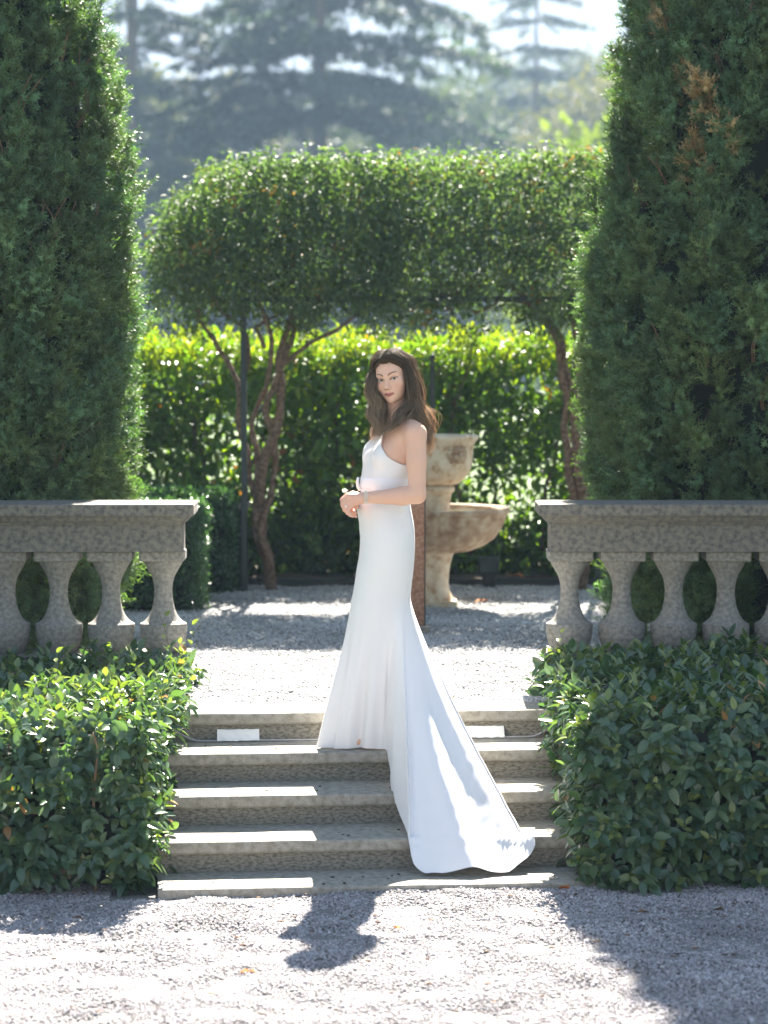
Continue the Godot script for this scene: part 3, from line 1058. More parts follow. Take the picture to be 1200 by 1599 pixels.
func conifer_bough(salt: int) -> ArrayMesh:
	# a flat spray one metre long, drooping at its end
	rng.seed = salt
	var g := Geo.new()
	g.tube(PackedVector3Array([Vector3.ZERO, Vector3(0.4, 0.02, 0), Vector3(1, -0.12, 0)]), PackedFloat32Array([0.016, 0.01, 0.003]), 4, Color(0.9, 0.6, 0.5), false)
	for k in 46:
		var t := 0.16 + 0.84 * rng.randf()
		var s := 1.0 if k % 2 else -1.0
		var p := Vector3(t, 0.03 - 0.15 * t * t, 0)
		var out := Vector3(0.55, rng.randf_range(-0.3, 0.12), s * rng.randf_range(0.5, 1.0)).normalized()
		var ln := (0.42 - 0.28 * t) * rng.randf_range(0.5, 1.1)
		for m in 5:
			var q := p + out * ln * (m + 0.5) / 5.0 + ball() * 0.02
			var d := (out + ball() * 0.9).normalized()
			var w := d.cross(Vector3.UP + ball() * 0.5).normalized() * 0.016
			var l := rng.randf_range(0.05, 0.10)
			var tone := rng.randf_range(0.7, 1.3)
			g.face([q - w, q + d * l, q + w], Color(tone, tone, tone))
			g.face([q, q + d * l * 0.7 + Vector3(0, -0.02, 0) - w, q + d * l * 0.7 + w + Vector3(0, -0.03, 0)], Color(tone, tone, tone))
	return g.mesh()


func build_far_trees() -> void:
	var boughs := [conifer_bough(701), conifer_bough(702), conifer_bough(703)]
	var firs := [
		{"at": Vector3(-2.6, 0.0, -98.0), "h": 36.0, "r": 10.0, "label": "great grey-blue cedar with layered boughs behind the middle of the arch", "gap": 1.75, "full": 0.75},
		{"at": Vector3(-9.6, 0.0, -93.0), "h": 34.0, "r": 3.9, "label": "dark conifer with a bare straight trunk beside the left yew", "gap": 1.3, "full": 0.75},
		{"at": Vector3(8.4, 0.0, -136.0), "h": 26.0, "r": 8.0, "label": "pale hazy pine standing alone right of the cedar", "gap": 1.5, "full": 0.9}]
	var away := 1.65
	for f in firs:
		f.at *= away
		f.h *= away
		f.r *= away
		f.gap *= away
		var o := thing("conifer_tree", f.label, "tree", f.at, 0.0, "conifers beyond the garden")
		rng.seed = 710 + int(f.h)
		var t := Geo.new()
		branch(t, [Vector3(0, -0.1, 0), Vector3(0.05, f.h * 0.4, 0), Vector3(0, f.h * 0.98, 0)], 0.62, 0.05, 9, 0.15)
		obj("trunk", t.mesh(), M.bark, o)
		var where := [[], [], []]
		var tint := [PackedColorArray(), PackedColorArray(), PackedColorArray()]
		var y := 2.0
		while y < f.h - 0.3:
			var t_ := y / float(f.h)
			var reach: float = f.r * pow(1.0 - t_, 0.75) * 1.15 + 0.25
			var count := int((9 + reach * 1.0) * float(f.full))
			for k in count:
				var a := rng.randf() * TAU
				var ln := reach * rng.randf_range(0.55, 1.1)
				# inner half and outer half of each bough
				for part in 2:
					var b := Basis(Vector3.UP, a) * Basis(Vector3.BACK, rng.randf_range(-0.12, 0.10) - 0.1 * part) * Basis(Vector3.RIGHT, rng.randf_range(-0.3, 0.3))
					var st := Vector3(cos(a), 0, -sin(a)) * ln * 0.42 * part
					where[k % 3].append(Transform3D(b.scaled(Vector3.ONE * ln * 0.62), Vector3(0, y + rng.randf_range(-0.3, 0.3) - 0.04 * ln * part, 0) + st))
					tint[k % 3].append(Color(0.055, 0.085, 0.062) * rng.randf_range(0.6, 1.4))
			y += f.gap * rng.randf_range(0.7, 1.2)
		for k in 3:
			scatter("crown", boughs[k], M.far_leaf, where[k], tint[k], o)
	# broad trees behind
	var clumps := [leaf_cluster(26, 1.3, 0.58, 0.35, 721), leaf_cluster(26, 1.3, 0.56, 0.34, 722)]
	var broad := [
		[-19.0, -145, 19.5, 8.5, "hazy round-topped tree behind the dark conifer on the left"], [-11.0, -160, 18.5, 8.5, "pale far tree between the dark conifer and the cedar"],
		[-1.0, -175, 20.0, 9.0, "far tree half hidden behind the great cedar"], [6.5, -170, 21.0, 8.0, "hazy far tree left of the lone pine"],
		[14.5, -155, 20.5, 8.5, "hazy broad tree right of the lone pine"], [23.0, -150, 21.5, 8.0, "far tree beside the top of the right yew"],
		[3.0, -128, 15.0, 6.5, "mid-distance dark tree between the cedar and the pine"], [12.0, -118, 15.0, 5.6, "lower rounded tree in front of the hazy ones on the right"],
		[-15.5, -118, 16.0, 6.5, "dark rounded tree low behind the left yew"], [5.9, -66, 7.9, 2.1, "sunlit yellow-green small tree beside the right yew"]]
	for k in broad.size():
		var d: Array = broad[k]
		for q in 4:
			d[q] *= away
		var o := thing("broad_tree", d[4], "tree", Vector3(d[0], -0.05, d[1]), 0.0, "broad trees in the haze")
		rng.seed = 730 + k
		var t := Geo.new()
		branch(t, [Vector3(0, -0.1, 0), Vector3(0.1, d[2] * 0.4, 0), Vector3(0, d[2] * 0.75, 0)], 0.25, 0.06, 8, 0.1)
		obj("trunk", t.mesh(), M.bark, o)
		for s in 4:
			var l := Geo.new()
			var a := s * 1.7
			branch(l, [Vector3(0.05, d[2] * 0.35, 0), Vector3(cos(a) * d[3] * 0.4, d[2] * 0.55, sin(a) * d[3] * 0.4), Vector3(cos(a) * d[3] * 0.7, d[2] * 0.75, sin(a) * d[3] * 0.7)], 0.1, 0.03, 6, 0.1)
			obj("limb", l.mesh(), M.bark, o)
		var where := [[], []]
		var tint := [PackedColorArray(), PackedColorArray()]
		var n := int(13 * d[3] * d[3])
		for q in n:
			var v := ball()
			var r := v.length()
			v = v.normalized() * pow(r, 0.45)
			var lump := 1.0 + 0.22 * n3(v * 2.2 + Vector3(k * 5.0, 0, 0)) + 0.15 * n3(v * 5.0 + Vector3(0, k * 5.0, 0))
			var p := Vector3(v.x * d[3], v.y * d[2] * 0.46, v.z * d[3]) * lump + Vector3(0, d[2] * 0.55, 0)
			p.y = maxf(p.y, 0.2)
			where[q % 2].append(Transform3D(Basis.from_euler(Vector3(rng.randf() * 6, rng.randf() * 6, 0)).scaled(Vector3.ONE * rng.randf_range(0.7, 1.3)), p))
			tint[q % 2].append((Color(0.17, 0.21, 0.05) if k == 9 else Color(0.065, 0.082, 0.035).lerp(Color(0.12, 0.10, 0.05), clampf(n3(Vector3(k * 3.3, 0, 0)) + 0.3, 0, 1))) * rng.randf_range(0.6, 1.4))
		for q in 2:
			scatter("crown", clumps[q], M.far_leaf, where[q], tint[q], o)


# ---------------------------------------------------------------- fountain and small things

func build_fountain() -> void:
	var o := thing("stone_fountain", "weathered two-bowl stone fountain with a carved mask, behind the bride", "fountain", Vector3(0.33, TERRACE, -16.0))
	var segs := 40
	var foot := Geo.new()
	foot.box(Vector3(-0.15, -0.02, -0.15), Vector3(0.15, 0.035, 0.15), 0.006)
	obj("foot", foot.mesh(false), M.fountain, o)
	var col := Geo.new()
	col.lathe([[0.132, 0.034], [0.126, 0.05], [0.112, 0.075], [0.100, 0.11], [0.096, 0.16], [0.100, 0.22], [0.110, 0.28], [0.122, 0.325], [0.135, 0.345], [0.14, 0.36]], segs)
	obj("column", col.mesh(), M.fountain, o)
	var basin := Geo.new()
	basin.lathe([[0.02, 0.345], [0.16, 0.35], [0.25, 0.365], [0.33, 0.395], [0.395, 0.44], [0.44, 0.50], [0.468, 0.56], [0.48, 0.595], [0.482, 0.606], [0.492, 0.610], [0.500, 0.618], [0.502, 0.632], [0.498, 0.642], [0.488, 0.646], [0.47, 0.642], [0.455, 0.625], [0.42, 0.56], [0.33, 0.48], [0.2, 0.44], [0.02, 0.43]], 64)
	obj("basin", basin.mesh(), M.basin, o)
	var water := Geo.new()
	water.lathe([[0.452, 0.612], [0.0, 0.612]], 48)
	obj("water_surface", water.mesh(), M.water, o)
	var ped := Geo.new()
	ped.lathe([[0.10, 0.43], [0.108, 0.60], [0.103, 0.64], [0.105, 0.68], [0.115, 0.735], [0.120, 0.742], [0.132, 0.748], [0.136, 0.765], [0.134, 0.785], [0.12, 0.79]], segs)
	obj("pedestal", ped.mesh(), M.fountain, o)
	var bowl := Geo.new()
	var prof := [[0.02, 0.786], [0.10, 0.788], [0.15, 0.80], [0.195, 0.83], [0.228, 0.87], [0.247, 0.92], [0.255, 0.975], [0.258, 1.03], [0.262, 1.06], [0.272, 1.078], [0.287, 1.092], [0.293, 1.105], [0.293, 1.118], [0.283, 1.123], [0.262, 1.118], [0.24, 1.05], [0.2, 0.95], [0.02, 0.90]]
	var pts := PackedVector3Array()
	for p in prof:
		for s in 64:
			var a := TAU * s / 64.0
			# shallow gadroons on the lower half of the bowl
			var gad: float = 1.0 + 0.012 * cos(a * 14.0) * clampf(1.0 - absf(p[1] - 0.86) / 0.07, 0.0, 1.0)
			pts.append(Vector3(cos(a) * p[0] * gad, p[1], sin(a) * p[0] * gad))
	bowl.grid(pts, 64, prof.size(), true)
	var ub := obj("upper_bowl", bowl.mesh(), M.fountain, o)
	# carved spout masks: brow, cheeks, muzzle and a mane of lobes
	var mk := Geo.new()
	var parts := [[0.0, 0.0, 0.0, 0.052, 0.058, 0.035], [0.0, 0.028, 0.022, 0.040, 0.018, 0.022], [0.0, -0.012, 0.036, 0.017, 0.028, 0.022], [-0.022, -0.02, 0.024, 0.020, 0.020, 0.018], [0.022, -0.02, 0.024, 0.020, 0.020, 0.018], [0.0, -0.045, 0.018, 0.022, 0.014, 0.018]]
	for k in 11:
		var a := PI * (-0.25 + 1.5 * k / 10.0)
		parts.append([cos(a) * 0.062, sin(a) * 0.062 + 0.004, -0.004, 0.020, 0.020, 0.018])
	for p in parts:
		var q := PackedVector3Array()
		for r in 9:
			var th := PI * (r + 0.02) / 8.05
			for s in 12:
				var a := TAU * s / 12.0
				q.append(Vector3(p[0] + p[3] * sin(th) * cos(a), p[1] - p[4] * cos(th), p[2] + p[5] * sin(th) * sin(a)))
		mk.grid(q, 12, 9, true)
	var mask_mesh := mk.mesh()
	for a: float in [0.62, -0.95, 2.2]:
		var ms := obj("lion_mask", mask_mesh, M.basin, ub)
		ms.position = Vector3(sin(a) * 0.252, 1.0, cos(a) * 0.252)
		ms.rotation.y = a

	var post := thing("rusted_post", "rust-brown square steel post on a small block, right behind the bride", "post", Vector3(0.188, TERRACE, -14.4))
	var b := Geo.new()
	b.box(Vector3(-0.075, -0.02, -0.06), Vector3(0.085, 0.035, 0.06), 0.006)
	obj("base_block", b.mesh(false), M.tread, post)
	var s := Geo.new()
	s.box(Vector3(-0.052, 0.034, -0.03), Vector3(0.052, 0.925, 0.03), 0.004)
	obj("shaft", s.mesh(false), M.rust, post)
	var e := Geo.new()
	e.box(Vector3(0.0525, 0.03, -0.034), Vector3(0.0585, 0.93, 0.034), 0.001)
	obj("edge_strip", e.mesh(false), M.dark_metal, post)

	var pole := thing("garden_post", "slim dark metal post just right of the bride's hair", "post", Vector3(0.345, TERRACE, -17.4))
	var pg := Geo.new()
	pg.box(Vector3(-0.017, -0.05, -0.017), Vector3(0.017, 1.62, 0.017), 0.003)
	obj("shaft", pg.mesh(false), M.dark_metal, pole)
	var pc := Geo.new()
	pc.lathe([[0.024, 1.62], [0.026, 1.63], [0.018, 1.65], [0.004, 1.66]], 10)
	obj("cap", pc.mesh(), M.dark_metal, pole)


func build_small_things() -> void:
	# cabinet behind the box hedge, with a pale ledge on it
	var c := thing("utility_cabinet", "black utility cabinet with a pale stone lid, left of the metal post", "cabinet", Vector3(-1.13, TERRACE, -17.35))
	var g := Geo.new()
	g.box(Vector3(-0.17, 0.0, -0.15), Vector3(0.15, 0.56, 0.15), 0.006)
	obj("body", g.mesh(false), M.black_paint, c)
	var l := Geo.new()
	l.box(Vector3(-0.19, 0.56, -0.17), Vector3(0.17, 0.605, 0.17), 0.006)
	obj("lid", l.mesh(false), M.tread, c)
	var p := Geo.new()
	p.box(Vector3(-0.02, 0.27, 0.15), Vector3(0.03, 0.31, 0.154), 0.001)
	obj("plate", p.mesh(false), M.timber, c)
	# low floodlight at the foot of the hedge
	var f := thing("garden_floodlight", "small dark box floodlight low at the foot of the laurel hedge", "floodlight", Vector3(0.75, TERRACE, -17.35))
	var fb := Geo.new()
	fb.box(Vector3(-0.075, 0.10, -0.05), Vector3(0.075, 0.215, 0.05), 0.008)
	obj("housing", fb.mesh(false), M.dark_metal, f)
	var fs := Geo.new()
	fs.box(Vector3(-0.045, -0.03, -0.03), Vector3(0.045, 0.105, 0.03), 0.004)
	obj("stake", fs.mesh(false), M.black_paint, f)
	var e := Geo.new()
	e.box(Vector3(-2.2, -0.04, -0.006), Vector3(2.2, 0.045, 0.006), 0.002)
	var ed := thing("steel_edging", "thin dark steel strip edging the bed behind the fountain", "edging", Vector3(0.2, TERRACE, -17.5))
	obj("strip", e.mesh(false), M.dark_metal, ed)
	# cable along the foot of the top riser, with two taped sheets of paper
	var cab := Geo.new()
	var path := PackedVector3Array()
	var radii := PackedFloat32Array()
	for k in 60:
		var t := k / 59.0
		var x := lerpf(-0.93, 0.80, t)
		var up := 0.0
		if x < -0.80:
			up = 0.06 * pow((-0.80 - x) / 0.13, 1.6)
		if x > 0.70:
			up = 0.05 * pow((x - 0.70) / 0.1, 1.6)
		path.append(Vector3(x, 0.4235 + up, -0.345 + 0.012 + 0.004 * n3(Vector3(x * 4.0, 0, 2)) + 0.004))
		radii.append(0.0048)
	cab.tube(path, radii, 7)
	var cb := thing("power_cable", "thin grey cable along the foot of the top riser", "cable", STAIR_AT, STAIR_TURN)
	obj("sheath", cab.mesh(), M.cable, cb)
	for k in 2:
		var sh := Geo.new()
		var pts := PackedVector3Array()
		var w := 0.19 if k == 0 else 0.195
		var x0 := -0.725 if k == 0 else 0.385
		for r in 7:
			for s in 14:
				var u := s / 13.0
				var v := r / 6.0
				var ang := v
				pts.append(Vector3(x0 + w * u, 0.425 + 0.048 * v + 0.003 * n3(Vector3(u * 6.0, v * 2.0, k * 9.0)), -0.320 - 0.026 * v + 0.004 * n3(Vector3(u * 7.0, v * 3.0, k * 5.0 + 2.0))))
		sh.grid(pts, 14, 7, false)
		var bk := PackedVector3Array()
		for q in pts:
			bk.append(q - Vector3(0, 0, 0.0012))
		sh.grid(bk, 14, 7, false, Color.WHITE, true)
		var pp := thing("paper_sheet", ["white paper taped over the cable left of the bride's hem", "white paper taped over the cable right of the bride's train"][k], "paper", STAIR_AT, STAIR_TURN, "papers taped over the cable")
		obj("sheet", sh.mesh(), M.paper, pp)
	# timber edging under the left hedge
	var te := thing("timber_edging", "weathered timber board on a block under the front of the left hedge", "edging", Vector3(-1.62, 0, -9.72))
	var b := Geo.new()
	b.box(Vector3(-0.6, 0.045, -0.02), Vector3(0.36, 0.085, 0.02), 0.003)
	obj("board", b.mesh(false), M.timber, te)
	var bl := Geo.new()
	bl.box(Vector3(0.09, -0.02, -0.025), Vector3(0.18, 0.0445, 0.025), 0.003)
	obj("block", bl.mesh(false), M.timber, te)
	# fallen leaves, each its own shape and place
	var spots := [
		[0.035, 0.012, -9.0, 0.034, Color(0.50, 0.20, 0.07), "small curled orange leaf on the gravel below the train"],
		[-0.465, 0.012, -8.33, 0.036, Color(0.62, 0.24, 0.07), "bright orange fallen leaf on the sunlit gravel at lower left"],
		[0.98, 0.012, -9.24, 0.045, Color(0.22, 0.13, 0.07), "dry brown leaf on the shaded gravel before the right hedge"],
		[1.31, 0.012, -9.28, 0.045, Color(0.13, 0.075, 0.04), "dark curled leaf on shaded gravel near the right edge"],
		[0.735, 0.03, -9.58, 0.06, Color(0.36, 0.13, 0.05), "russet leaves caught at the foot of the right hedge corner"],
		[-1.15, 0.012, -9.15, 0.04, Color(0.12, 0.07, 0.04), "dark brown leaf on shaded gravel before the left hedge"],
		[0.66, TERRACE + 0.012, -16.15, 0.07, Color(0.40, 0.19, 0.08), "brown leaf on the terrace right of the fountain foot"],
		[1.02, TERRACE + 0.012, -14.6, 0.05, Color(0.35, 0.17, 0.08), "small brown leaf on the terrace near the right balustrade"],
		[0.33, TERRACE + 0.012, -11.35, 0.03, Color(0.40, 0.2, 0.1), "small tan leaf on the terrace edge above the train"],
		[0.95, TERRACE + 0.05, -17.7, 0.08, Color(0.50, 0.20, 0.07), "orange leaf lying under the laurel beside the floodlight"],
		[-0.2, TERRACE + 0.05, -17.65, 0.06, Color(0.55, 0.45, 0.4), "pale dry leaf on the bed under the laurel"]]
	rng.seed = 800
	for k in spots.size():
		var d: Array = spots[k]
		var lg := Geo.new()
		leaf_into(lg, Transform3D(Basis.from_euler(Vector3(-1.35, rng.randf() * TAU, rng.randf_range(-0.3, 0.3))), Vector3.ZERO), d[3], d[3] * 0.55, 0.7, 0.4, Color.WHITE, Color(0.8, 0.8, 0.8), 6)
		leaf_into(lg, Transform3D(Basis.from_euler(Vector3(-1.2, rng.randf() * TAU, rng.randf_range(-0.3, 0.3))), Vector3.ZERO), d[3] * 0.6, d[3] * 0.4, 0.7, 0.5, Color.WHITE, Color(0.8, 0.8, 0.8), 5)
		var m: StandardMaterial3D = M.dead.duplicate()
		m.albedo_color = Color(d[4]).linear_to_srgb()
		var o := thing("fallen_leaf", d[5], "leaf", Vector3(d[0], d[1], d[2]), 0.0, "fallen leaves")
		obj("blade", lg.mesh(), m, o)
	# crumbs of debris on the lower steps
	var bits := []
	var cols := PackedColorArray()
	for k in 150:
		var gz := -9.66 + 2.2 * pow(rng.randf(), 1.6)
		bits.append(Transform3D(Basis.from_euler(Vector3(rng.randf() * 6, rng.randf() * 6, 0)).scaled(Vector3(1.3, 0.4, 0.7) * rng.randf_range(0.6, 1.7)), Vector3(rng.randf_range(-1, 1) * 1.5, 0.006, gz)))
		cols.append(Color(0.10, 0.06, 0.035) * rng.randf_range(0.5, 2.0))
	for k in 40:
		var st := rng.randi() % 4
		var fw: float = [0.20, 0.53, 0.86, -0.12][st] + rng.randf_range(-0.1, 0.06)
		var x := rng.randf_range(-0.8, 0.1) if rng.randf() < 0.75 else rng.randf_range(-0.3, 0.05)
		bits.append(Transform3D(Basis.from_euler(Vector3(rng.randf() * 6, rng.randf() * 6, 0)).scaled(Vector3(1, 0.5, 0.6) * rng.randf_range(0.5, 1.3)), STAIR_AT + Basis(Vector3.UP, STAIR_TURN) * Vector3(x, step_height(fw) + 0.004, fw)))
		cols.append(Color(0.05, 0.035, 0.02))
	var db := scatter("debris", pebble(910), M.pebble, bits, cols)
	tag(db, "dark crumbs of leaf litter on the steps and gravel", "litter", "", "stuff")


func pebble(salt: int) -> ArrayMesh:
	# an uneven little stone of about one centimetre
	rng.seed = salt
	var g := Geo.new()
	var t := 1.618
	var vs := [Vector3(-1, t, 0), Vector3(1, t, 0), Vector3(-1, -t, 0), Vector3(1, -t, 0), Vector3(0, -1, t), Vector3(0, 1, t), Vector3(0, -1, -t), Vector3(0, 1, -t), Vector3(t, 0, -1), Vector3(t, 0, 1), Vector3(-t, 0, -1), Vector3(-t, 0, 1)]
	for p in vs:
		var q: Vector3 = p.normalized() * 0.006 * rng.randf_range(0.75, 1.25)
		g.vert(q * Vector3(1.15, 0.75, 0.95))
	for f in [[0, 11, 5], [0, 5, 1], [0, 1, 7], [0, 7, 10], [0, 10, 11], [1, 5, 9], [5, 11, 4], [11, 10, 2], [10, 7, 6], [7, 1, 8], [3, 9, 4], [3, 4, 2], [3, 2, 6], [3, 6, 8], [3, 8, 9], [4, 9, 5], [2, 4, 11], [6, 2, 10], [8, 6, 7], [9, 8, 1]]:
		g.tri(f[0], f[2], f[1])
	return g.mesh()


func build_gravel() -> void:
	var stones := [pebble(901), pebble(902), pebble(903)]
	rng.seed = 920
	var where := [[], [], []]
	var tint := [PackedColorArray(), PackedColorArray(), PackedColorArray()]
	for k in 180000:
		var z := -9.82 + 3.0 * pow(rng.randf(), 1.15)
		var x := rng.randf_range(-1, 1) * (0.172 * -z + 0.25)
		var f := stair_depth(Vector3(x, 0, z))
		if f < 0.945 and absf(x) < 1.1:
			continue
		var y := -0.006 + 0.018 * n3(Vector3(x * 1.3, 5.0, z * 1.3)) + 0.0108 * n3(Vector3(x * 4.0, 9.0, z * 4.0)) + 0.004 * rng.randf()
		var s := rng.randf_range(0.45, 0.95)
		if rng.randf() < 0.05:
			s *= 1.8
		where[k % 3].append(Transform3D(Basis.from_euler(Vector3(rng.randf() * 0.7, rng.randf() * TAU, rng.randf() * 0.7)).scaled(Vector3.ONE * s), Vector3(x, y, z)))
		var a := clampf(rng.randfn(0.265, 0.075), 0.06, 0.52) * (1.0 + 0.22 * n3(Vector3(x * 1.1, 2.0, z * 1.1)) + 0.15 * n3(Vector3(x * 3.5, 8.0, z * 3.5)))
		tint[k % 3].append(Color(a * rng.randf_range(0.99, 1.12), a, a * rng.randf_range(0.96, 1.10)))
	for k in 3:
		var o := scatter("gravel" if k == 0 else "gravel_%03d" % k, stones[k], M.pebble, where[k], tint[k])
		tag(o, "loose pale grey gravel of the lower court", "gravel", "", "stuff")
	where = [[], [], []]
	tint = [PackedColorArray(), PackedColorArray(), PackedColorArray()]
	for k in 120000:
		var z := -11.02 - 6.5 * pow(rng.randf(), 1.25)
		var x := rng.randf_range(-1, 1) * (0.125 * -z + 0.0)
		if stair_depth(Vector3(x, 0, z)) > -0.60:
			continue
		var y := TERRACE - 0.004 + 0.010 * n3(Vector3(x * 1.3, 5.0, z * 1.3)) + 0.006 * n3(Vector3(x * 4.0, 9.0, z * 4.0)) + 0.004 * rng.randf()
		var s := rng.randf_range(0.7, 1.5)
		where[k % 3].append(Transform3D(Basis.from_euler(Vector3(rng.randf() * 0.7, rng.randf() * TAU, rng.randf() * 0.7)).scaled(Vector3.ONE * s), Vector3(x, y, z)))
		var a := clampf(rng.randfn(0.37, 0.08), 0.1, 0.62) * (1.0 + 0.2 * n3(Vector3(x * 1.1, 2.0, z * 1.1)))
		tint[k % 3].append(Color(a, a, a * rng.randf_range(0.95, 1.05)))
	for k in 3:
		var o := scatter("terrace_gravel" if k == 0 else "terrace_gravel_%03d" % k, stones[k], M.pebble, where[k], tint[k])
		tag(o, "loose pale grey gravel of the upper court", "gravel", "", "stuff")


# ---------------------------------------------------------------- the bride

func smin(a: float, b: float, k: float) -> float:
	var h := maxf(k - absf(a - b), 0.0) / k
	return minf(a, b) - h * h * k * 0.25


func capsule(p: Vector3, q: Array) -> float:
	# q: from, to, radius there, radius here, blend
	var a: Vector3 = q[0]
	var ab: Vector3 = q[1] - a
	var t := clampf((p - a).dot(ab) / maxf(ab.length_squared(), 1e-9), 0.0, 1.0)
	return (p - a - ab * t).length() - lerpf(q[2], q[3], t)


func flesh(g: Geo, prims: Array, cell: float, col: Color) -> void:
	# tapered capsules joined smoothly and meshed as surface nets
	var lo := Vector3.ONE * 1e6
	var hi := -lo
	for q in prims:
		for e in 2:
			var r := Vector3.ONE * (maxf(q[2], q[3]) + cell * 4.0)
			lo = lo.min(q[e] - r)
			hi = hi.max(q[e] + r)
	var nx := int((hi.x - lo.x) / cell) + 2
	var ny := int((hi.y - lo.y) / cell) + 2
	var nz := int((hi.z - lo.z) / cell) + 2
	var f := PackedFloat32Array()
	f.resize(nx * ny * nz)
	f.fill(1.0)
	for q in prims:
		var k: float = q[4]
		var pad := Vector3.ONE * (maxf(q[2], q[3]) + k + cell * 3.0)
		var a: Vector3 = q[0]
		var ab: Vector3 = q[1] - q[0]
		var inv := 1.0 / maxf(ab.length_squared(), 1e-9)
		var r0: float = q[2]
		var r1: float = q[3]
		var b0: Vector3 = ((q[0] as Vector3).min(q[1]) - pad - lo) / cell
		var b1: Vector3 = ((q[0] as Vector3).max(q[1]) + pad - lo) / cell
		for z in range(maxi(0, int(b0.z)), mini(nz, int(b1.z) + 1)):
			for y in range(maxi(0, int(b0.y)), mini(ny, int(b1.y) + 1)):
				var row := (z * ny + y) * nx
				for x in range(maxi(0, int(b0.x)), mini(nx, int(b1.x) + 1)):
					var p := lo + Vector3(x, y, z) * cell - a
					var t := clampf(p.dot(ab) * inv, 0.0, 1.0)
					var d := (p - ab * t).length() - (r0 + (r1 - r0) * t)
					var o := f[row + x]
					var h := k - absf(o - d)
					f[row + x] = minf(o, d) - (h * h / k * 0.25 if h > 0.0 else 0.0)
	var at := PackedInt32Array()
	at.resize(f.size())
	at.fill(-1)
	var sy := nx
	var sz := nx * ny
	var corner := [0, 1, sy, sy + 1, sz, sz + 1, sz + sy, sz + sy + 1]
	var off := [Vector3(0, 0, 0), Vector3(1, 0, 0), Vector3(0, 1, 0), Vector3(1, 1, 0), Vector3(0, 0, 1), Vector3(1, 0, 1), Vector3(0, 1, 1), Vector3(1, 1, 1)]
	var edges := [[0, 1], [2, 3], [4, 5], [6, 7], [0, 2], [1, 3], [4, 6], [5, 7], [0, 4], [1, 5], [2, 6], [3, 7]]
	for z in nz - 1:
		for y in ny - 1:
			for x in nx - 1:
				var i0 := z * sz + y * sy + x
				if absf(f[i0]) > cell * 2.0:
					continue
				var neg := 0
				for c in 8:
					if f[i0 + corner[c]] < 0.0:
						neg += 1
				if neg == 0 or neg == 8:
					continue
				var sum := Vector3.ZERO
				var n := 0
				for e in edges:
					var fa := f[i0 + corner[e[0]]]
					var fb := f[i0 + corner[e[1]]]
					if (fa < 0.0) != (fb < 0.0):
						sum += (off[e[0]] as Vector3).lerp(off[e[1]], fa / (fa - fb))
						n += 1
				at[i0] = g.vert(lo + (Vector3(x, y, z) + sum / n) * cell, col)
	for z in range(1, nz - 1):
		for y in range(1, ny - 1):
			for x in range(1, nx - 1):
				var i0 := z * sz + y * sy + x
				var f0 := f[i0]
				if absf(f0) > cell * 2.0:
					continue
				for ax in 3:
					var step: int = [1, sy, sz][ax]
					var u: int = [sy, sz, 1][ax]
					var w: int = [sz, 1, sy][ax]
					var f1 := f[i0 + step]
					if (f0 < 0.0) == (f1 < 0.0):
						continue
					var a := at[i0]
					var b := at[i0 - u]
					var c := at[i0 - u - w]
					var d := at[i0 - w]
					if a < 0 or b < 0 or c < 0 or d < 0:
						continue
					if f0 < 0.0:
						g.i.append_array(PackedInt32Array([a, c, b, a, d, c]))
					else:
						g.i.append_array(PackedInt32Array([a, b, c, a, c, d]))


const FWD := Vector3(-0.906, 0, 0.423)
const LFT := Vector3(0.423, 0, 0.906)


func torso_prims() -> Array:
	var c := func(x: float, y: float, w: float, r: float, k: float, f := 0.0) -> Array:
		var m := Vector3(x, y, 0.0) + FWD * f
		return [m - LFT * w, m + LFT * w, r, r, k]
	return [
		c.call(0.034, 0.95, 0.050, 0.090, 0.06), c.call(0.024, 1.05, 0.046, 0.084, 0.06), c.call(0.024, 1.16, 0.040, 0.082, 0.06), c.call(0.044, 1.25, 0.046, 0.086, 0.06),
		c.call(0.064, 1.32, 0.055, 0.084, 0.06), c.call(0.078, 1.385, 0.085, 0.055, 0.05),
		[Vector3(-0.012, 1.300, -0.030), Vector3(-0.010, 1.302, -0.030), 0.050, 0.050, 0.03], [Vector3(0.032, 1.298, 0.085), Vector3(0.034, 1.30, 0.085), 0.050, 0.050, 0.03]]


func torso_at(p: Vector3, prims: Array) -> float:
	var d := 1.0
	for q in prims:
		d = smin(d, capsule(p, q), q[4])
	return d


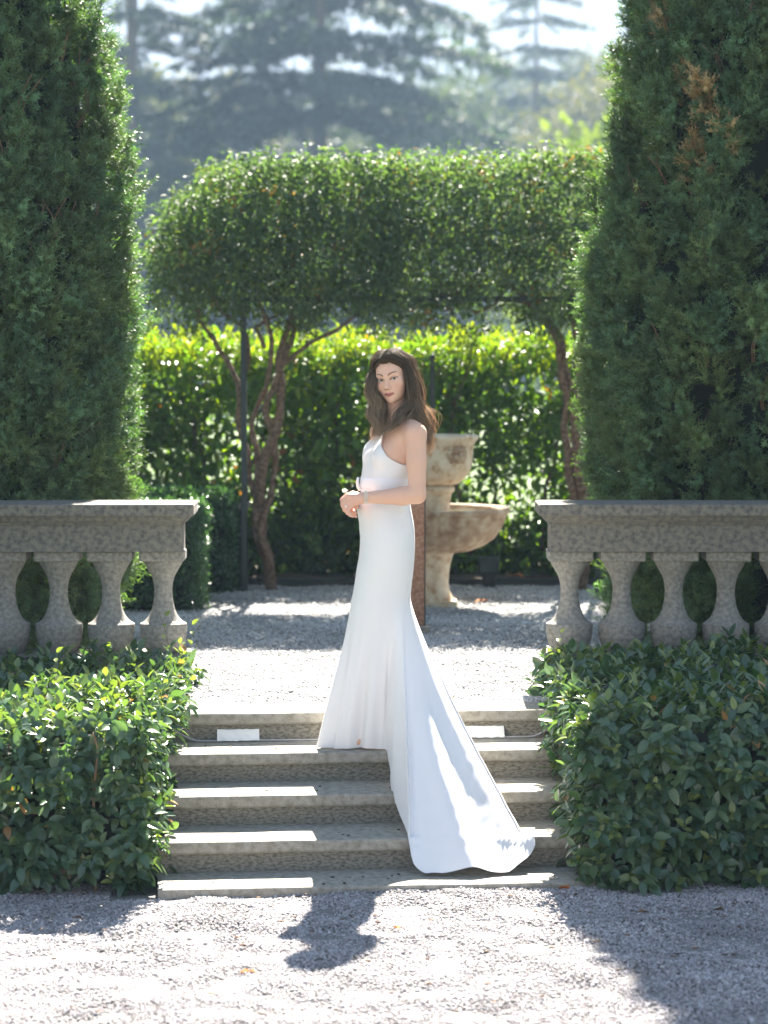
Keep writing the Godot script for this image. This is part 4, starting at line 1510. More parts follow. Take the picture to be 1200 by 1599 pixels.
func head_at(p: Vector3) -> float:
	# head in its own axes: x to her left, y up, z out of the face, origin between the ears at eye level
	var m := Vector3(absf(p.x), p.y, p.z)
	var ell := func(c: Vector3, r: Vector3) -> float:
		var q := (m - c) / r
		var l := q.length()
		return (l - 1.0) * minf(r.x, minf(r.y, r.z)) * (0.6 + 0.4 * minf(l, 1.0))
	var d: float = ell.call(Vector3(0, 0.036, -0.012), Vector3(0.072, 0.086, 0.093))
	d = smin(d, ell.call(Vector3(0, -0.02, 0.022), Vector3(0.061, 0.086, 0.064)), 0.03)
	d = smin(d, ell.call(Vector3(0, -0.062, 0.036), Vector3(0.044, 0.052, 0.050)), 0.025)
	d = smin(d, (m - Vector3(0, -0.098, 0.070)).length() - 0.016, 0.022)
	d = smin(d, (m - Vector3(0.041, -0.026, 0.052)).length() - 0.023, 0.025)
	d = smin(d, capsule(m, [Vector3(0.006, 0.020, 0.079), Vector3(0.042, 0.023, 0.060), 0.011, 0.010, 0.02]), 0.014)
	# eye sockets
	d = -smin(-d, (m - Vector3(0.031, 0.001, 0.094)).length() - 0.0165, 0.012)
	# nose
	d = smin(d, capsule(m, [Vector3(0, 0.008, 0.083), Vector3(0, -0.032, 0.103), 0.0065, 0.0085, 0.01]), 0.010)
	d = smin(d, (m - Vector3(0, -0.036, 0.1035)).length() - 0.0092, 0.008)
	d = smin(d, (m - Vector3(0.0105, -0.040, 0.094)).length() - 0.0070, 0.006)
	# lips
	d = smin(d, capsule(m, [Vector3(0, -0.0645, 0.0905), Vector3(0.019, -0.0685, 0.081), 0.0062, 0.0035, 0.01]), 0.006)
	d = smin(d, capsule(m, [Vector3(0, -0.0745, 0.0890), Vector3(0.016, -0.0715, 0.081), 0.0072, 0.0035, 0.01]), 0.006)
	# ears
	d = smin(d, ell.call(Vector3(0.074, -0.008, -0.012), Vector3(0.010, 0.030, 0.018)), 0.008)
	return d


func head_colour(p: Vector3) -> Color:
	var skin := Color(0.66, 0.405, 0.295)
	var x := absf(p.x)
	if p.z < 0.03:
		return skin
	var c := skin
	# rouge on the cheeks, lipstick, brows and lash lines: make-up as it is worn
	var ck := Vector2((x - 0.040) / 0.020, (p.y + 0.034) / 0.014).length()
	c = c.lerp(Color(0.60, 0.31, 0.23), 0.55 * exp(-ck * ck))
	var upper := -0.0612 - 0.10 * x - 0.0014 * exp(-pow(x / 0.003, 2.0))
	var lower := -0.0825 + 0.40 * x
	var lip := smoothstep(0.0, 0.0018, upper - p.y) * smoothstep(0.0, 0.0018, p.y - lower) * smoothstep(0.0245, 0.0215, x)
	if p.z > 0.06:
		c = c.lerp(Color(0.36, 0.125, 0.11), lip)
		c = c.lerp(Color(0.15, 0.05, 0.045), lip * 0.8 * exp(-pow((p.y + 0.0700 + 0.02 * x) / 0.0013, 2.0)))
	var by := 0.0225 + 0.010 * sin(clampf((x - 0.010) / 0.042, 0, 1) * PI * 0.72) - 0.002
	var bt := lerpf(0.0046, 0.0018, clampf((x - 0.012) / 0.04, 0, 1))
	c = c.lerp(Color(0.115, 0.066, 0.040), 0.85 * smoothstep(0.009, 0.014, x) * smoothstep(0.053, 0.047, x) * smoothstep(bt + 0.001, bt - 0.001, absf(p.y - by)))
	# lids and lashes round each eye
	var ex := (x - 0.0315) / 0.0155
	if absf(ex) < 1.18:
		var up := 0.0062 * (1.0 - ex * ex) + 0.0012 + 0.002 * ex
		if p.y > up - 0.0016 and p.y < up + 0.0026:
			c = Color(0.045, 0.028, 0.022)
		elif p.y >= up + 0.0026 and p.y < up + 0.0065:
			c = c.lerp(Color(0.36, 0.20, 0.145), 0.6)
		var dn := -0.0052 * (1.0 - ex * ex) + 0.001 * ex
		if p.y < dn + 0.0006 and p.y > dn - 0.0010:
			c = Color(0.22, 0.125, 0.095)
	if x < 0.008 and x > 0.0025 and p.y < -0.0425 and p.y > -0.0465 and p.z > 0.085:
		c = Color(0.24, 0.11, 0.08)
	return c


func spot(px: float, py: float, z: float) -> Vector3:
	# bride's own axes from a tailor's drawing at 353 units a metre, feet at (590, 1163)
	return Vector3((px - 590.0) / 353.0, (1163.0 - py) / 353.0, z)


func build_person() -> void:
	var o := thing("person", "bride in a long white gown with a train, standing on the steps with clasped hands", "person", WOMAN_AT)
	var skin := Color(0.66, 0.405, 0.295)
	var torso := torso_prims()
	var g := Geo.new()
	var sh_n := Vector3(0.158, 1.393, 0.150)
	var sh_f := Vector3(0.005, 1.393, -0.165)
	var el_n := Vector3(0.165, 1.132, 0.205)
	var wr_n := Vector3(-0.072, 1.119, 0.190)
	var prims := torso.duplicate()
	prims.append_array([
		[sh_f, sh_n, 0.044, 0.044, 0.03],
		[Vector3(0.082, 1.44, -0.015), Vector3(0.068, 1.565, 0.0), 0.050, 0.046, 0.03],
		[Vector3(0.085, 1.465, -0.02), Vector3(0.145, 1.415, 0.115), 0.032, 0.036, 0.04],
		[Vector3(0.075, 1.465, -0.03), Vector3(0.02, 1.415, -0.13), 0.032, 0.036, 0.04],
		[Vector3(0.03, 1.415, 0.045), Vector3(0.135, 1.418, 0.125), 0.012, 0.013, 0.03],
		[sh_n, Vector3(0.162, 1.27, 0.178), 0.047, 0.043, 0.02], [Vector3(0.162, 1.27, 0.178), el_n, 0.043, 0.037, 0.015],
		[el_n, Vector3(0.10, 1.127, 0.203), 0.037, 0.040, 0.015], [Vector3(0.10, 1.127, 0.203), wr_n, 0.040, 0.023, 0.012],
		[sh_f, Vector3(0.02, 1.14, -0.215), 0.045, 0.036, 0.02], [Vector3(0.02, 1.14, -0.215), Vector3(-0.115, 1.085, 0.04), 0.036, 0.023, 0.012],
		[Vector3(0.045, 0.93, 0.055), Vector3(0.005, 0.50, 0.055), 0.072, 0.050, 0.03], [Vector3(0.025, 0.93, -0.050), Vector3(-0.01, 0.50, -0.045), 0.072, 0.050, 0.03],
		[Vector3(-0.005, 0.50, 0.060), Vector3(0.0, 0.11, 0.055), 0.055, 0.032, 0.02], [Vector3(-0.02, 0.50, -0.045), Vector3(-0.03, 0.11, -0.04), 0.055, 0.032, 0.02],
		[Vector3(0.015, 0.085, 0.055), Vector3(-0.105, 0.030, 0.070), 0.034, 0.022, 0.02], [Vector3(-0.105, 0.030, 0.070), Vector3(-0.150, 0.022, 0.078), 0.022, 0.016, 0.02],
		[Vector3(-0.015, 0.085, -0.04), Vector3(-0.14, 0.032, -0.03), 0.036, 0.024, 0.02], [Vector3(-0.14, 0.032, -0.03), Vector3(-0.185, 0.024, -0.03), 0.024, 0.018, 0.02]])
	flesh(g, prims, 0.010, skin)
	# her left hand, laid over the right one
	var hand := [
		[wr_n + Vector3(0.03, 0, 0), wr_n, 0.0245, 0.0225, 0.01], [wr_n, Vector3(-0.13, 1.122, 0.192), 0.020, 0.0155, 0.012], [wr_n + Vector3(0, -0.008, 0), Vector3(-0.125, 1.094, 0.194), 0.018, 0.0145, 0.012],
		[Vector3(-0.132, 1.124, 0.192), Vector3(-0.122, 1.083, 0.194), 0.0135, 0.0115, 0.008],
		[Vector3(-0.138, 1.126, 0.190), Vector3(-0.163, 1.109, 0.184), 0.0100, 0.0092, 0.004], [Vector3(-0.163, 1.109, 0.184), Vector3(-0.160, 1.083, 0.172), 0.0092, 0.0085, 0.004], [Vector3(-0.160, 1.083, 0.172), Vector3(-0.145, 1.070, 0.166), 0.0083, 0.0070, 0.004],
		[Vector3(-0.140, 1.112, 0.195), Vector3(-0.160, 1.091, 0.196), 0.0100, 0.0092, 0.004], [Vector3(-0.160, 1.091, 0.196), Vector3(-0.152, 1.066, 0.188), 0.0092, 0.0085, 0.004], [Vector3(-0.152, 1.066, 0.188), Vector3(-0.136, 1.055, 0.180), 0.0083, 0.0070, 0.004],
		[Vector3(-0.135, 1.097, 0.198), Vector3(-0.150, 1.074, 0.203), 0.0096, 0.0088, 0.004], [Vector3(-0.150, 1.074, 0.203), Vector3(-0.139, 1.053, 0.199), 0.0088, 0.0080, 0.004], [Vector3(-0.139, 1.053, 0.199), Vector3(-0.124, 1.045, 0.192), 0.0080, 0.0068, 0.004],
		[Vector3(-0.127, 1.084, 0.198), Vector3(-0.137, 1.062, 0.208), 0.0088, 0.0080, 0.004], [Vector3(-0.137, 1.062, 0.208), Vector3(-0.127, 1.045, 0.207), 0.0080, 0.0072, 0.004], [Vector3(-0.127, 1.045, 0.207), Vector3(-0.115, 1.038, 0.202), 0.0072, 0.0062, 0.004],
		[Vector3(-0.090, 1.130, 0.182), Vector3(-0.118, 1.137, 0.168), 0.0130, 0.0105, 0.008], [Vector3(-0.118, 1.137, 0.168), Vector3(-0.142, 1.131, 0.158), 0.0098, 0.0085, 0.004], [Vector3(-0.142, 1.131, 0.158), Vector3(-0.158, 1.118, 0.154), 0.0084, 0.0070, 0.004]]
	flesh(g, hand, 0.0032, Color(0.66, 0.385, 0.285))
	var under := [
		[Vector3(-0.105, 1.087, 0.02), Vector3(-0.118, 1.083, 0.06), 0.024, 0.022, 0.01], [Vector3(-0.118, 1.085, 0.06), Vector3(-0.128, 1.095, 0.120), 0.020, 0.015, 0.012], [Vector3(-0.110, 1.076, 0.06), Vector3(-0.112, 1.072, 0.120), 0.018, 0.014, 0.012],
		[Vector3(-0.128, 1.098, 0.122), Vector3(-0.112, 1.068, 0.124), 0.013, 0.012, 0.008],
		[Vector3(-0.133, 1.100, 0.128), Vector3(-0.128, 1.098, 0.160), 0.0098, 0.0090, 0.004], [Vector3(-0.128, 1.098, 0.160), Vector3(-0.110, 1.096, 0.170), 0.0088, 0.0074, 0.004],
		[Vector3(-0.126, 1.085, 0.130), Vector3(-0.120, 1.080, 0.164), 0.0098, 0.0090, 0.004], [Vector3(-0.120, 1.080, 0.164), Vector3(-0.100, 1.078, 0.172), 0.0088, 0.0074, 0.004],
		[Vector3(-0.118, 1.072, 0.130), Vector3(-0.118, 1.058, 0.164), 0.0094, 0.0086, 0.004], [Vector3(-0.118, 1.058, 0.164), Vector3(-0.104, 1.052, 0.176), 0.0084, 0.0072, 0.004],
		[Vector3(-0.110, 1.064, 0.126), Vector3(-0.110, 1.044, 0.158), 0.0084, 0.0078, 0.004], [Vector3(-0.110, 1.044, 0.158), Vector3(-0.102, 1.036, 0.172), 0.0076, 0.0066, 0.004],
		[Vector3(-0.125, 1.105, 0.085), Vector3(-0.148, 1.118, 0.115), 0.0125, 0.0100, 0.008], [Vector3(-0.148, 1.118, 0.115), Vector3(-0.158, 1.112, 0.142), 0.0095, 0.0075, 0.004]]
	flesh(g, under, 0.0032, Color(0.66, 0.385, 0.285))
	# head: rays from its middle out to the surface, rings close together on the face
	var turn := Basis(Vector3.BACK, deg_to_rad(9.0)) * Basis(Vector3.UP, deg_to_rad(-21.0)) * Basis(Vector3.RIGHT, deg_to_rad(4.0))
	var head := Transform3D(turn.scaled_local(Vector3(0.98, 0.92, 0.98)), Vector3(0.060, 1.642, 0.012))
	var rows := 104
	var segs := 140
	var first := g.v.size()
	var mid := Vector3(0, -0.012, 0.005)
	var skull := PackedVector3Array()
	for r in rows:
		var phi := PI * pow((r + 0.15) / (rows - 0.7), 1.45)
		for s in segs:
			var a := TAU * s / segs
			var dir := Vector3(sin(phi) * cos(a), sin(phi) * sin(a), cos(phi))
			var t := 0.135
			for it in 9:
				var d := head_at(mid + dir * t)
				t -= d * 0.85
				if absf(d) < 0.0003:
					break
			var p := mid + dir * t
			skull.append(p)
			g.vert(head * p, head_colour(p))
	for r in rows - 1:
		for s in segs:
			var s2 := (s + 1) % segs
			var a := first + r * segs + s
			var b := first + r * segs + s2
			g.i.append_array(PackedInt32Array([a, a + segs, b, b, a + segs, b + segs]))
	obj("body", g.mesh(), M.skin, o)
	for s: float in [-1.0, 1.0]:
		var e := Geo.new()
		var pts := PackedVector3Array()
		var look := (turn.inverse() * Vector3(0.0, -0.02, 1.0)).normalized()
		for r in 22:
			var th := PI * 0.62 * pow(r / 21.0, 1.2)
			for k in 20:
				var a := TAU * k / 20.0
				pts.append(Vector3(sin(th) * cos(a), sin(th) * sin(a), cos(th)) * 0.0122)
		e.grid(pts, 20, 22, true, Color(0.62, 0.58, 0.55), true)
		for k in e.v.size():
			var ang := acos(clampf(e.v[k].normalized().dot(look), -1, 1)) * 0.0122
			e.c[k] = Color(0.012, 0.01, 0.009) if ang < 0.0023 else Color(0.07, 0.05, 0.03) if ang < 0.0056 else Color(0.04, 0.03, 0.02) if ang < 0.0063 else Color(0.46, 0.42, 0.39)
		var eye := obj("eye", e.mesh(), M.eye, o)
		eye.transform = head * Transform3D(Basis.IDENTITY, Vector3(s * 0.0312, 0.001, 0.0700))
		# upper and lower lids as thin shells over the ball
		var lid := Geo.new()
		for half in 1:
			var lp := PackedVector3Array()
			for r in 8:
				for k in 15:
					var az := lerpf(-1.25, 1.25, k / 14.0)
					var rim := 0.22 - 0.10 * absf(az) if half == 0 else -0.26 + 0.12 * absf(az)
					var elv := lerpf(rim + (0.04 * s * az), 1.15 if half == 0 else -1.15, r / 7.0)
					lp.append(Vector3(sin(az) * cos(elv), sin(elv), cos(az) * cos(elv)) * 0.0131)
			lid.grid(lp, 15, 8, false, Color(0.50, 0.30, 0.22) if half == 0 else Color(0.55, 0.335, 0.25), half == 1)
			for k in 30:
				lid.c[lid.c.size() - 120 + k] = Color(0.05, 0.03, 0.025) if half == 0 else Color(0.24, 0.13, 0.10)
		var ld := obj("eyelid", lid.mesh(), M.skin, o)
		ld.transform = eye.transform
	build_hair(o, head, skull, rows, segs, mid)
	build_gown(o, torso)
	# pearl bracelet round the wrist: three strands
	var pearls := Geo.new()
	for strand in 3:
		for k in 22:
			var a := TAU * k / 22.0
			var c := Vector3(-0.064 + strand * 0.0052, 1.119 + sin(a) * 0.0275, 0.1905 + cos(a) * 0.0275)
			var q := PackedVector3Array()
			for r in 5:
				var th := PI * (r + 0.05) / 4.1
				for s in 6:
					q.append(c + Vector3(cos(th), sin(th) * cos(TAU * s / 6.0), sin(th) * sin(TAU * s / 6.0)) * 0.0029)
			pearls.grid(q, 6, 5, true)
	obj("bracelet", pearls.mesh(), M.pearl, o)
	var gem := Geo.new()
	gem.box(Vector3(-0.150, 1.079, 0.2115), Vector3(-0.141, 1.088, 0.2175), 0.002)
	obj("finger_ring", gem.mesh(false), M.pearl, o)
	# sandals under the toes
	for z: Array in [[-0.150, 0.078, 0.015, 0.05], [-0.185, -0.03, -0.015, -0.04]]:
		var sole := Geo.new()
		sole.tube(PackedVector3Array([Vector3(z[0] - 0.02, 0.006, z[1]), Vector3(z[0] + 0.05, 0.007, z[1] - 0.01), Vector3(z[2], 0.05, z[3])]), PackedFloat32Array([0.005, 0.006, 0.006]), 8)
		sole.box(Vector3(z[2] - 0.006, 0.0, z[3] - 0.006), Vector3(z[2] + 0.006, 0.052, z[3] + 0.006), 0.002)
		obj("sandal", sole.mesh(), M.satin, o)


func build_hair(o: Node3D, head: Transform3D, skull: PackedVector3Array, rows: int, segs: int, mid: Vector3) -> void:
	rng.seed = 1000
	var cap := Geo.new()
	# a close cap of hair over the scalp
	var mine := PackedInt32Array()
	mine.resize(skull.size())
	mine.fill(-1)
	for k in skull.size():
		var p := skull[k]
		var line := 0.078 if p.y > 0.070 else lerpf(0.0, 0.070, clampf((p.y + 0.02) / 0.090, 0, 1))
		if p.z < line - 0.02 * clampf(-p.y * 20.0, 0, 1) and p.y > -0.085:
			var out := (p - mid).normalized()
			var edge := clampf((line - p.z) / 0.02, 0.0, 1.0)
			mine[k] = cap.vert(head * (p + out * (0.003 + 0.011 * edge + 0.0015 * n3(p * 60.0))), Color(0.105, 0.068, 0.043))
	for r in rows - 1:
		for s in segs:
			var s2 := (s + 1) % segs
			var a := mine[r * segs + s]
			var b := mine[r * segs + s2]
			var c := mine[(r + 1) * segs + s]
			var d := mine[(r + 1) * segs + s2]
			if a >= 0 and b >= 0 and c >= 0:
				cap.tri(a, c, b)
			if b >= 0 and c >= 0 and d >= 0:
				cap.tri(b, c, d)
	# falling locks: from the parting round the head, then down in loose waves
	var right := [
		[spot(637, 598, 0.078), spot(636, 620, 0.088), spot(626, 640, 0.125), spot(612, 653, 0.150), spot(599, 662, 0.150), spot(592, 676, 0.135)],
		[spot(642, 602, 0.055), spot(646, 626, 0.055), spot(652, 644, 0.045), spot(658, 663, 0.025), spot(661, 684, 0.010), spot(656, 701, 0.005)],
		[spot(645, 604, 0.045), spot(648, 630, 0.040), spot(655, 648, 0.030), spot(663, 668, 0.010), spot(665, 690, 0.005), spot(658, 706, 0.0)],
		[spot(649, 602, 0.010), spot(653, 625, -0.005), spot(663, 641, -0.010), spot(667, 660, -0.015), spot(660, 680, -0.010), spot(664, 699, -0.015)],
		[spot(645, 604, -0.050), spot(652, 630, -0.065), spot(662, 645, -0.065), spot(666, 664, -0.060), spot(660, 685, -0.055), spot(661, 700, -0.05)],
		[spot(632, 604, -0.045), spot(633, 624, -0.06), spot(640, 644, -0.065), spot(648, 662, -0.075), spot(652, 682, -0.075), spot(655, 696, -0.07)]]
	var left := [
		[spot(580, 588, 0.060), spot(579, 607, 0.062), spot(586, 624, 0.070), spot(584, 642, 0.100), spot(590, 656, 0.125), spot(599, 665, 0.135)],
		[spot(577, 590, 0.042), spot(577, 608, 0.045), spot(586, 624, 0.060), spot(579, 642, 0.080), spot(585, 658, 0.100), spot(575, 678, 0.100)],
		[spot(582, 594, 0.010), spot(581, 612, 0.020), spot(592, 630, 0.040), spot(586, 648, 0.060), spot(588, 664, 0.080), spot(573, 687, 0.090)],
		[spot(596, 600, -0.020), spot(594, 622, -0.010), spot(602, 640, 0.010), spot(597, 655, 0.040), spot(596, 668, 0.070), spot(588, 684, 0.080)]]
	var tress := Geo.new()
	var dark := Color(0.112, 0.082, 0.056)
	var lightc := Color(0.60, 0.48, 0.34)
	for side in 2:
		var guides: Array = right if side == 0 else left
		var sgn := 1.0 if side == 0 else -1.0
		for k in (1150 if side == 0 else 850):
			var u := pow(rng.randf(), 1.35)
			var lock := int(u * 24.0)
			u = clampf((lock + 0.5) / 24.0 + rng.randf_range(-0.013, 0.013), 0.0, 0.999)
			var fi := u * (guides.size() - 1)
			var gi := mini(int(fi), guides.size() - 2)
			var w := fi - gi
			w = smoothstep(0.25, 0.75, w)
			# along the parting, front to crown
			var pz := lerpf(0.074, -0.075, pow(u, 0.8))
			var sec := sqrt(maxf(0.05, 1.0 - pow((pz + 0.012) / 0.112, 2.0)))
			var py := 0.036 + 0.101 * sec
			var px := -0.012
			var c := Curve3D.new()
			var pts := []
			var rise := rng.randf_range(1.0, 1.09)
			var spread := 0.012 + 0.010 * rng.randf()
			var off := Vector3(rng.randfn(0, 0.6), rng.randfn(0, 0.35), rng.randfn(0, 0.6))
			pts.append(head * Vector3(px, py - 0.002, pz))
			for q in 3:
				var a := [0.42, 0.95, 1.42][q] as float
				var e := Vector3(px * cos(a) + sgn * 0.088 * lerpf(1.0, sec, 0.6) * sin(a) * rise, 0.036 + (py - 0.036) * cos(a) * rise, pz - (0.012 + 0.40 * maxf(pz, 0.0)) * pow(sin(a), 6.0))
				pts.append(head * (e + ball() * 0.002) + off * spread * [0.0, 0.12, 0.4][q])
			var ph := rng.randf() * 0.5 + lock * 0.55 + side * 1.5
			var cut := rng.randf_range(0.80, 1.0)
			if k % 7 == 0:
				off *= 1.6
				off.x += 0.12 * sgn
			for q in 6:
				var t := q / 5.0
				var gp: Vector3 = (guides[gi][q] as Vector3).lerp(guides[gi + 1][q], w)
				var tight: float = [0.65, 0.9, 1.0, 0.9, 0.8, 0.65][q]
				gp += off * spread * tight + Vector3(sin(t * 11.0 + ph), 0, cos(t * 11.0 + ph)) * (0.017 if side == 0 else 0.009)
				gp.y += off.y * 0.02 * t
				pts.append(gp)
			for q in pts.size():
				var tn: Vector3 = (pts[mini(q + 1, pts.size() - 1)] - pts[maxi(q - 1, 0)]) / 6.0
				c.add_point(pts[q], -tn, tn)
			var path := PackedVector3Array()
			var radii := PackedFloat32Array()
			var total := c.get_baked_length() * cut
			var thick := rng.randf_range(0.0008, 0.0015)
			for q in 24:
				var t := q / 23.0
				path.append(c.sample_baked(t * total, true))
				radii.append(thick * (0.5 + 0.5 * sin(PI * clampf(0.15 + t * 0.8, 0, 1))) * (1.0 if t < 0.85 else 1.0 - (t - 0.85) / 0.16))
			var start := tress.v.size()
			tress.tube(path, radii, 4, dark, false)
			var high := clampf(fposmod(lock * 0.618 + side * 0.3, 1.0) + rng.randf_range(-0.18, 0.18), 0.0, 1.0)
			if k % 7 == 0:
				high = 1.0  # loose outer strands made palest to paint in the sunlit rim
			for q in 24:
				# dyed lighter towards the ends
				var t := q / 23.0
				var col := dark.lerp(lightc, clampf((t - 0.2) * 1.1, 0, 1) * (0.35 + 0.65 * high) + 0.12 * high)
				for s in 4:
					tress.c[start + q * 4 + s] = col
	var hair := obj("hair", cap.mesh(), M.hair, o)
	obj("locks", tress.mesh(), M.hair, hair)


const HEM := [
	[-175.0, -0.267, 0.004, 0.035], [-150.0, -0.235, 0.004, -0.055], [-110.0, -0.10, 0.004, -0.105], [-70.0, 0.10, 0.004, -0.085], [-38.0, 0.26, 0.0, 0.05], [-20.0, 0.385, -0.08, 0.24], [-9.0, 0.50, -0.2, 0.48],
	[-1.0, 0.582, -0.25, 0.70], [6.0, 0.640, -0.37, 0.785], [14.0, 0.535, -0.376, 0.915], [24.0, 0.39, -0.376, 0.940], [33.0, 0.21, -0.376, 0.955], [40.0, 0.128, -0.37, 0.89], [46.0, 0.100, -0.25, 0.745], [55.0, 0.052, -0.12, 0.43], [66.0, 0.048, -0.03, 0.20],
	[80.0, 0.0, 0.004, 0.118], [100.0, -0.075, 0.010, 0.112], [120.0, -0.135, 0.003, 0.108], [150.0, -0.215, 0.003, 0.100], [172.0, -0.262, 0.003, 0.060], [185.0, -0.267, 0.004, 0.035]]


func hem_at(deg: float) -> Vector3:
	while deg > 185.0:
		deg -= 360.0
	while deg < -175.0:
		deg += 360.0
	var n := HEM.size()
	for k in range(1, n):
		if deg <= HEM[k][0]:
			var a: Array = HEM[k - 1]
			var b: Array = HEM[k]
			var t: float = (deg - a[0]) / (b[0] - a[0])
			var p: Array = HEM[k - 2] if k >= 2 else HEM[n - 2]
			var q: Array = HEM[k + 1] if k + 1 < n else HEM[1]
			var out := Vector3()
			for ax in 3:
				# slopes matched to the spacing, so the outline does not overshoot
				var m1: float = (b[ax + 1] - p[ax + 1]) * 0.5 * 0.8
				var m2: float = (q[ax + 1] - a[ax + 1]) * 0.5 * 0.8
				var t2 := t * t
				var t3 := t2 * t
				out[ax] = (2 * t3 - 3 * t2 + 1) * a[ax + 1] + (t3 - 2 * t2 + t) * m1 + (3 * t2 - 2 * t3) * b[ax + 1] + (t3 - t2) * m2
			return out
	return Vector3(HEM[-1][1], HEM[-1][2], HEM[-1][3])


const WAIST_DOWN := [
	# height, front and back edge, near and far edge
	[0.56, -0.150, 0.165, 0.160, -0.150], [0.65, -0.126, 0.140, 0.150, -0.145], [0.72, -0.112, 0.143, 0.152, -0.150], [0.79, -0.102, 0.151, 0.160, -0.155], [0.86, -0.090, 0.156, 0.166, -0.160], [0.93, -0.086, 0.157, 0.170, -0.164],
	[0.98, -0.088, 0.153, 0.166, -0.162], [1.03, -0.096, 0.143, 0.156, -0.152], [1.08, -0.100, 0.128, 0.142, -0.140], [1.13, -0.088, 0.119, 0.130, -0.130], [1.20, -0.075, 0.118, 0.126, -0.126]]


func ring_at(y: float, deg: float) -> Vector3:
	var e := []
	for k in 4:
		var keys := []
		for r in WAIST_DOWN:
			keys.append([r[0], r[k + 1]])
		e.append(curve_at(keys, y))
	var a := deg_to_rad(deg)
	var cx: float = (e[0] + e[1]) * 0.5
	var cz: float = (e[2] + e[3]) * 0.5
	return Vector3(cx + cos(a) * (e[1] - e[0]) * 0.5, y, cz + sin(a) * (e[2] - e[3]) * 0.5)


func bodice_at(y: float, deg: float, torso: Array, ease_: float) -> Vector3:
	var c := Vector3(curve_at([[1.0, 0.030], [1.16, 0.024], [1.25, 0.044], [1.32, 0.060], [1.42, 0.072]], y), y, 0.0)
	var a := deg_to_rad(deg)
	var dir := Vector3(cos(a), 0, sin(a))
	var t := 0.24
	for k in 14:
		var d := torso_at(c + dir * t, torso) - ease_
		t -= d * 0.9
		if absf(d) < 0.0004:
			break
	return c + dir * t


func rest_on_steps(p: Vector3, lift: float) -> Vector3:
	# cloth lies on the treads and bridges from nosing to nosing
	var w := p + WOMAN_AT
	var f := stair_depth(w)
	var floor_ := 0.028
	for n in [[-0.33, 0.13], [0.0, 0.13], [0.325, 0.13], [0.655, 0.13]]:
		floor_ += n[1] * (1.0 - smoothstep(n[0] + 0.008, n[0] + 0.085, f))
	if f > 0.0 and f < 0.66:
		var line := 0.418 - 0.398 * f
		floor_ = maxf(floor_, line - 0.055)
	elif f >= 0.66 and f < 0.84:
		floor_ = maxf(floor_, lerpf(0.150, 0.028, smoothstep(0.64, 0.84, f)))
	p.y = maxf(p.y, floor_ + lift - WOMAN_AT.y)
	return p


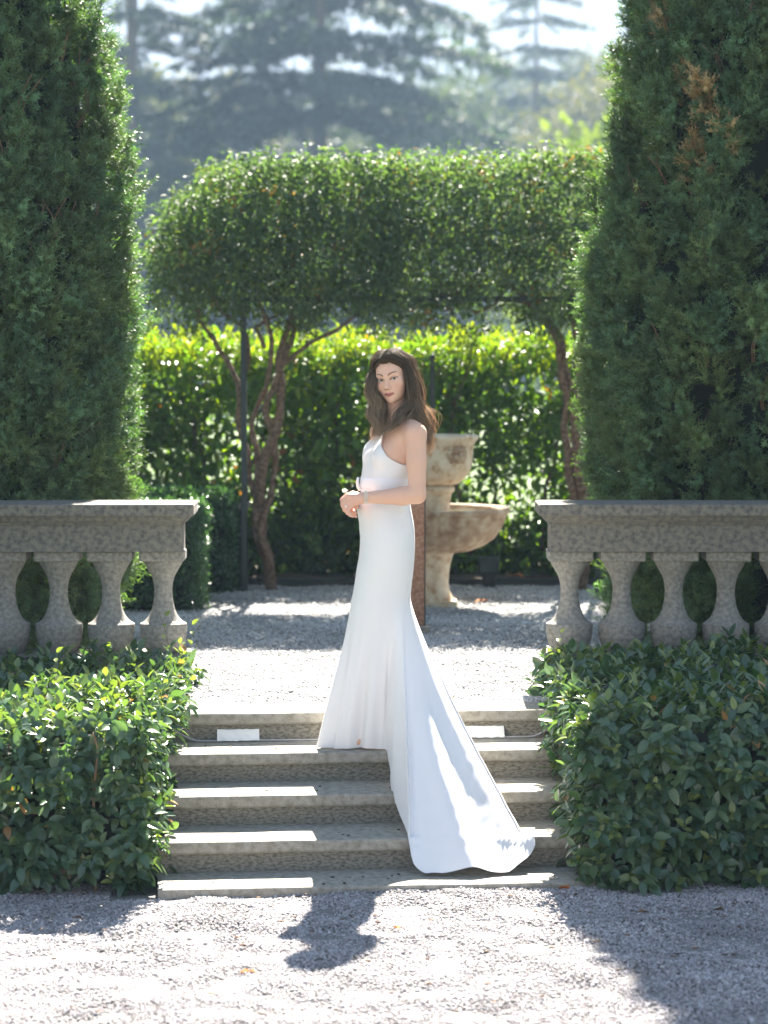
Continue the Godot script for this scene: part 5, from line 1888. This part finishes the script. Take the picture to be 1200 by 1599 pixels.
func build_gown(o: Node3D, torso: Array) -> void:
	var g := Geo.new()
	var nu := 320
	var upper := 26
	var hips := 30
	var lower := 110
	var pts := PackedVector3Array()
	# hem first, so that the sheet runs upwards
	for r in lower:
		var v := 1.0 - float(r) / lower
		for s in nu:
			var deg := -175.0 + 360.0 * s / nu
			var k := ring_at(0.65, deg)
			var h := hem_at(deg)
			var e := pow(v, 1.22)
			var p := Vector3(lerpf(k.x, h.x, e), lerpf(k.y, h.y, v), lerpf(k.z, h.z, pow(v, 1.35)))
			# the cloth leaves the knee along its own slope
			var below := ring_at(0.56, deg) - ring_at(0.65, deg)
			p += Vector3(below.x, 0, below.z) * (0.6 * v * (1.0 - v) * (1.0 - v) * 3.0) * 0.5
			# folds widen towards the hem
			var out := Vector3(cos(deg_to_rad(deg)), 0, sin(deg_to_rad(deg)))
			var amp := 0.020 * smoothstep(0.05, 0.9, v)
			var fold := sin(deg_to_rad(deg) * 9.0 + 0.7 * sin(deg_to_rad(deg) * 2.0) + v * 0.5) + 0.6 * sin(deg_to_rad(deg) * 15.0 + 1.1 + 0.8 * v)
			var dd := deg
			if dd > 15.0 and dd < 170.0:
				p += out * amp * fold * 0.75
			else:
				p += out * amp * fold * 0.4
			# the deep fold where skirt and train part, and two long ridges down the train
			p -= out * 0.038 * exp(-pow((dd - 70.0) / 6.0, 2.0)) * smoothstep(0.15, 0.7, v)
			p += out * 0.020 * exp(-pow((dd - 60.0) / 5.0, 2.0)) * smoothstep(0.15, 0.7, v)
			var lift := 0.006
			if dd > -14.0 and dd < 60.0:
				var tr := smoothstep(0.25, 0.8, v)
				p += Vector3(0, 0.030, 0.018) * tr * (exp(-pow((dd - 30.0 + 6.0 * v) / 4.0, 2.0)) + 0.8 * exp(-pow((dd - 13.0 + 5.0 * v) / 3.2, 2.0)) + 0.7 * exp(-pow((dd - 44.0) / 3.5, 2.0)))
				lift += 0.003 * tr * (0.5 + 0.5 * sin(dd * 0.55 + 2.5 * n3(Vector3(p.x * 5.0, 0, p.z * 5.0)))) + 0.002 * tr * maxf(0.0, n3(p * 9.0))
				if v > 0.93:
					lift += 0.009 * maxf(0.0, sin(dd * 0.62 + 1.0)) * (v - 0.93) / 0.07
				p += Vector3(n3(p * 11.0), 0, n3(p * 11.0 + Vector3(5, 0, 0))) * 0.002 * tr
			if v > 0.35:
				p = rest_on_steps(p, lift)
			pts.append(p)
	for r in hips:
		var y := lerpf(0.65, 1.15, float(r) / hips)
		for s in nu:
			var deg := -175.0 + 360.0 * s / nu
			var p := ring_at(y, deg)
			if torso_at(p, torso) < 0.008 and y > 0.8:
				p = bodice_at(y, deg, torso, 0.010)
			var w := smoothstep(1.06, 1.15, y)
			if w > 0.0:
				p = p.lerp(bodice_at(y, deg, torso, 0.007), w)
			pts.append(p)
	for r in upper + 1:
		var t := float(r) / upper
		for s in nu:
			var deg := -175.0 + 360.0 * s / nu
			var away := absf(angle_difference(deg_to_rad(deg), deg_to_rad(155.0)))
			var top := curve_at([[0.0, 1.415], [0.30, 1.405], [0.62, 1.355], [1.0, 1.295], [1.45, 1.262], [2.0, 1.25], [3.2, 1.25]], away)
			pts.append(bodice_at(lerpf(1.15, top, t), deg, torso, 0.007))
	g.grid(pts, nu, lower + hips + upper + 1, true)
	var dress := obj("gown", g.mesh(), M.dress, o)
	# turned edge along the neckline
	var rim := PackedVector3Array()
	var rr := PackedFloat32Array()
	for s in nu + 1:
		rim.append(pts[(lower + hips + upper) * nu + s % nu])
		rr.append(0.0022)
	var rg := Geo.new()
	rg.tube(rim, rr, 6, Color.WHITE, false)
	obj("neckline_binding", rg.mesh(), M.dress, dress)
	# satin belt with a stiff tied end in front
	var b := Geo.new()
	var bp := PackedVector3Array()
	for r in 9:
		var t := r / 8.0
		for s in 120:
			var deg := 360.0 * s / 120.0
			var edge := 0.0088 + 0.0012 * sin(PI * t)
			bp.append(bodice_at(1.148 + 0.052 * t - 0.004 * cos(deg_to_rad(deg)), deg, torso, edge if r > 0 and r < 8 else 0.0075))
	b.grid(bp, 120, 9, true)
	obj("belt", b.mesh(), M.satin, dress)
	var bow := Geo.new()
	bow.tube(PackedVector3Array([Vector3(-0.085, 1.150, 0.07), Vector3(-0.094, 1.163, 0.08), Vector3(-0.097, 1.185, 0.085), Vector3(-0.093, 1.203, 0.083)]), PackedFloat32Array([0.010, 0.0085, 0.007, 0.0055]), 8)
	obj("belt_end", bow.mesh(), M.satin, dress)
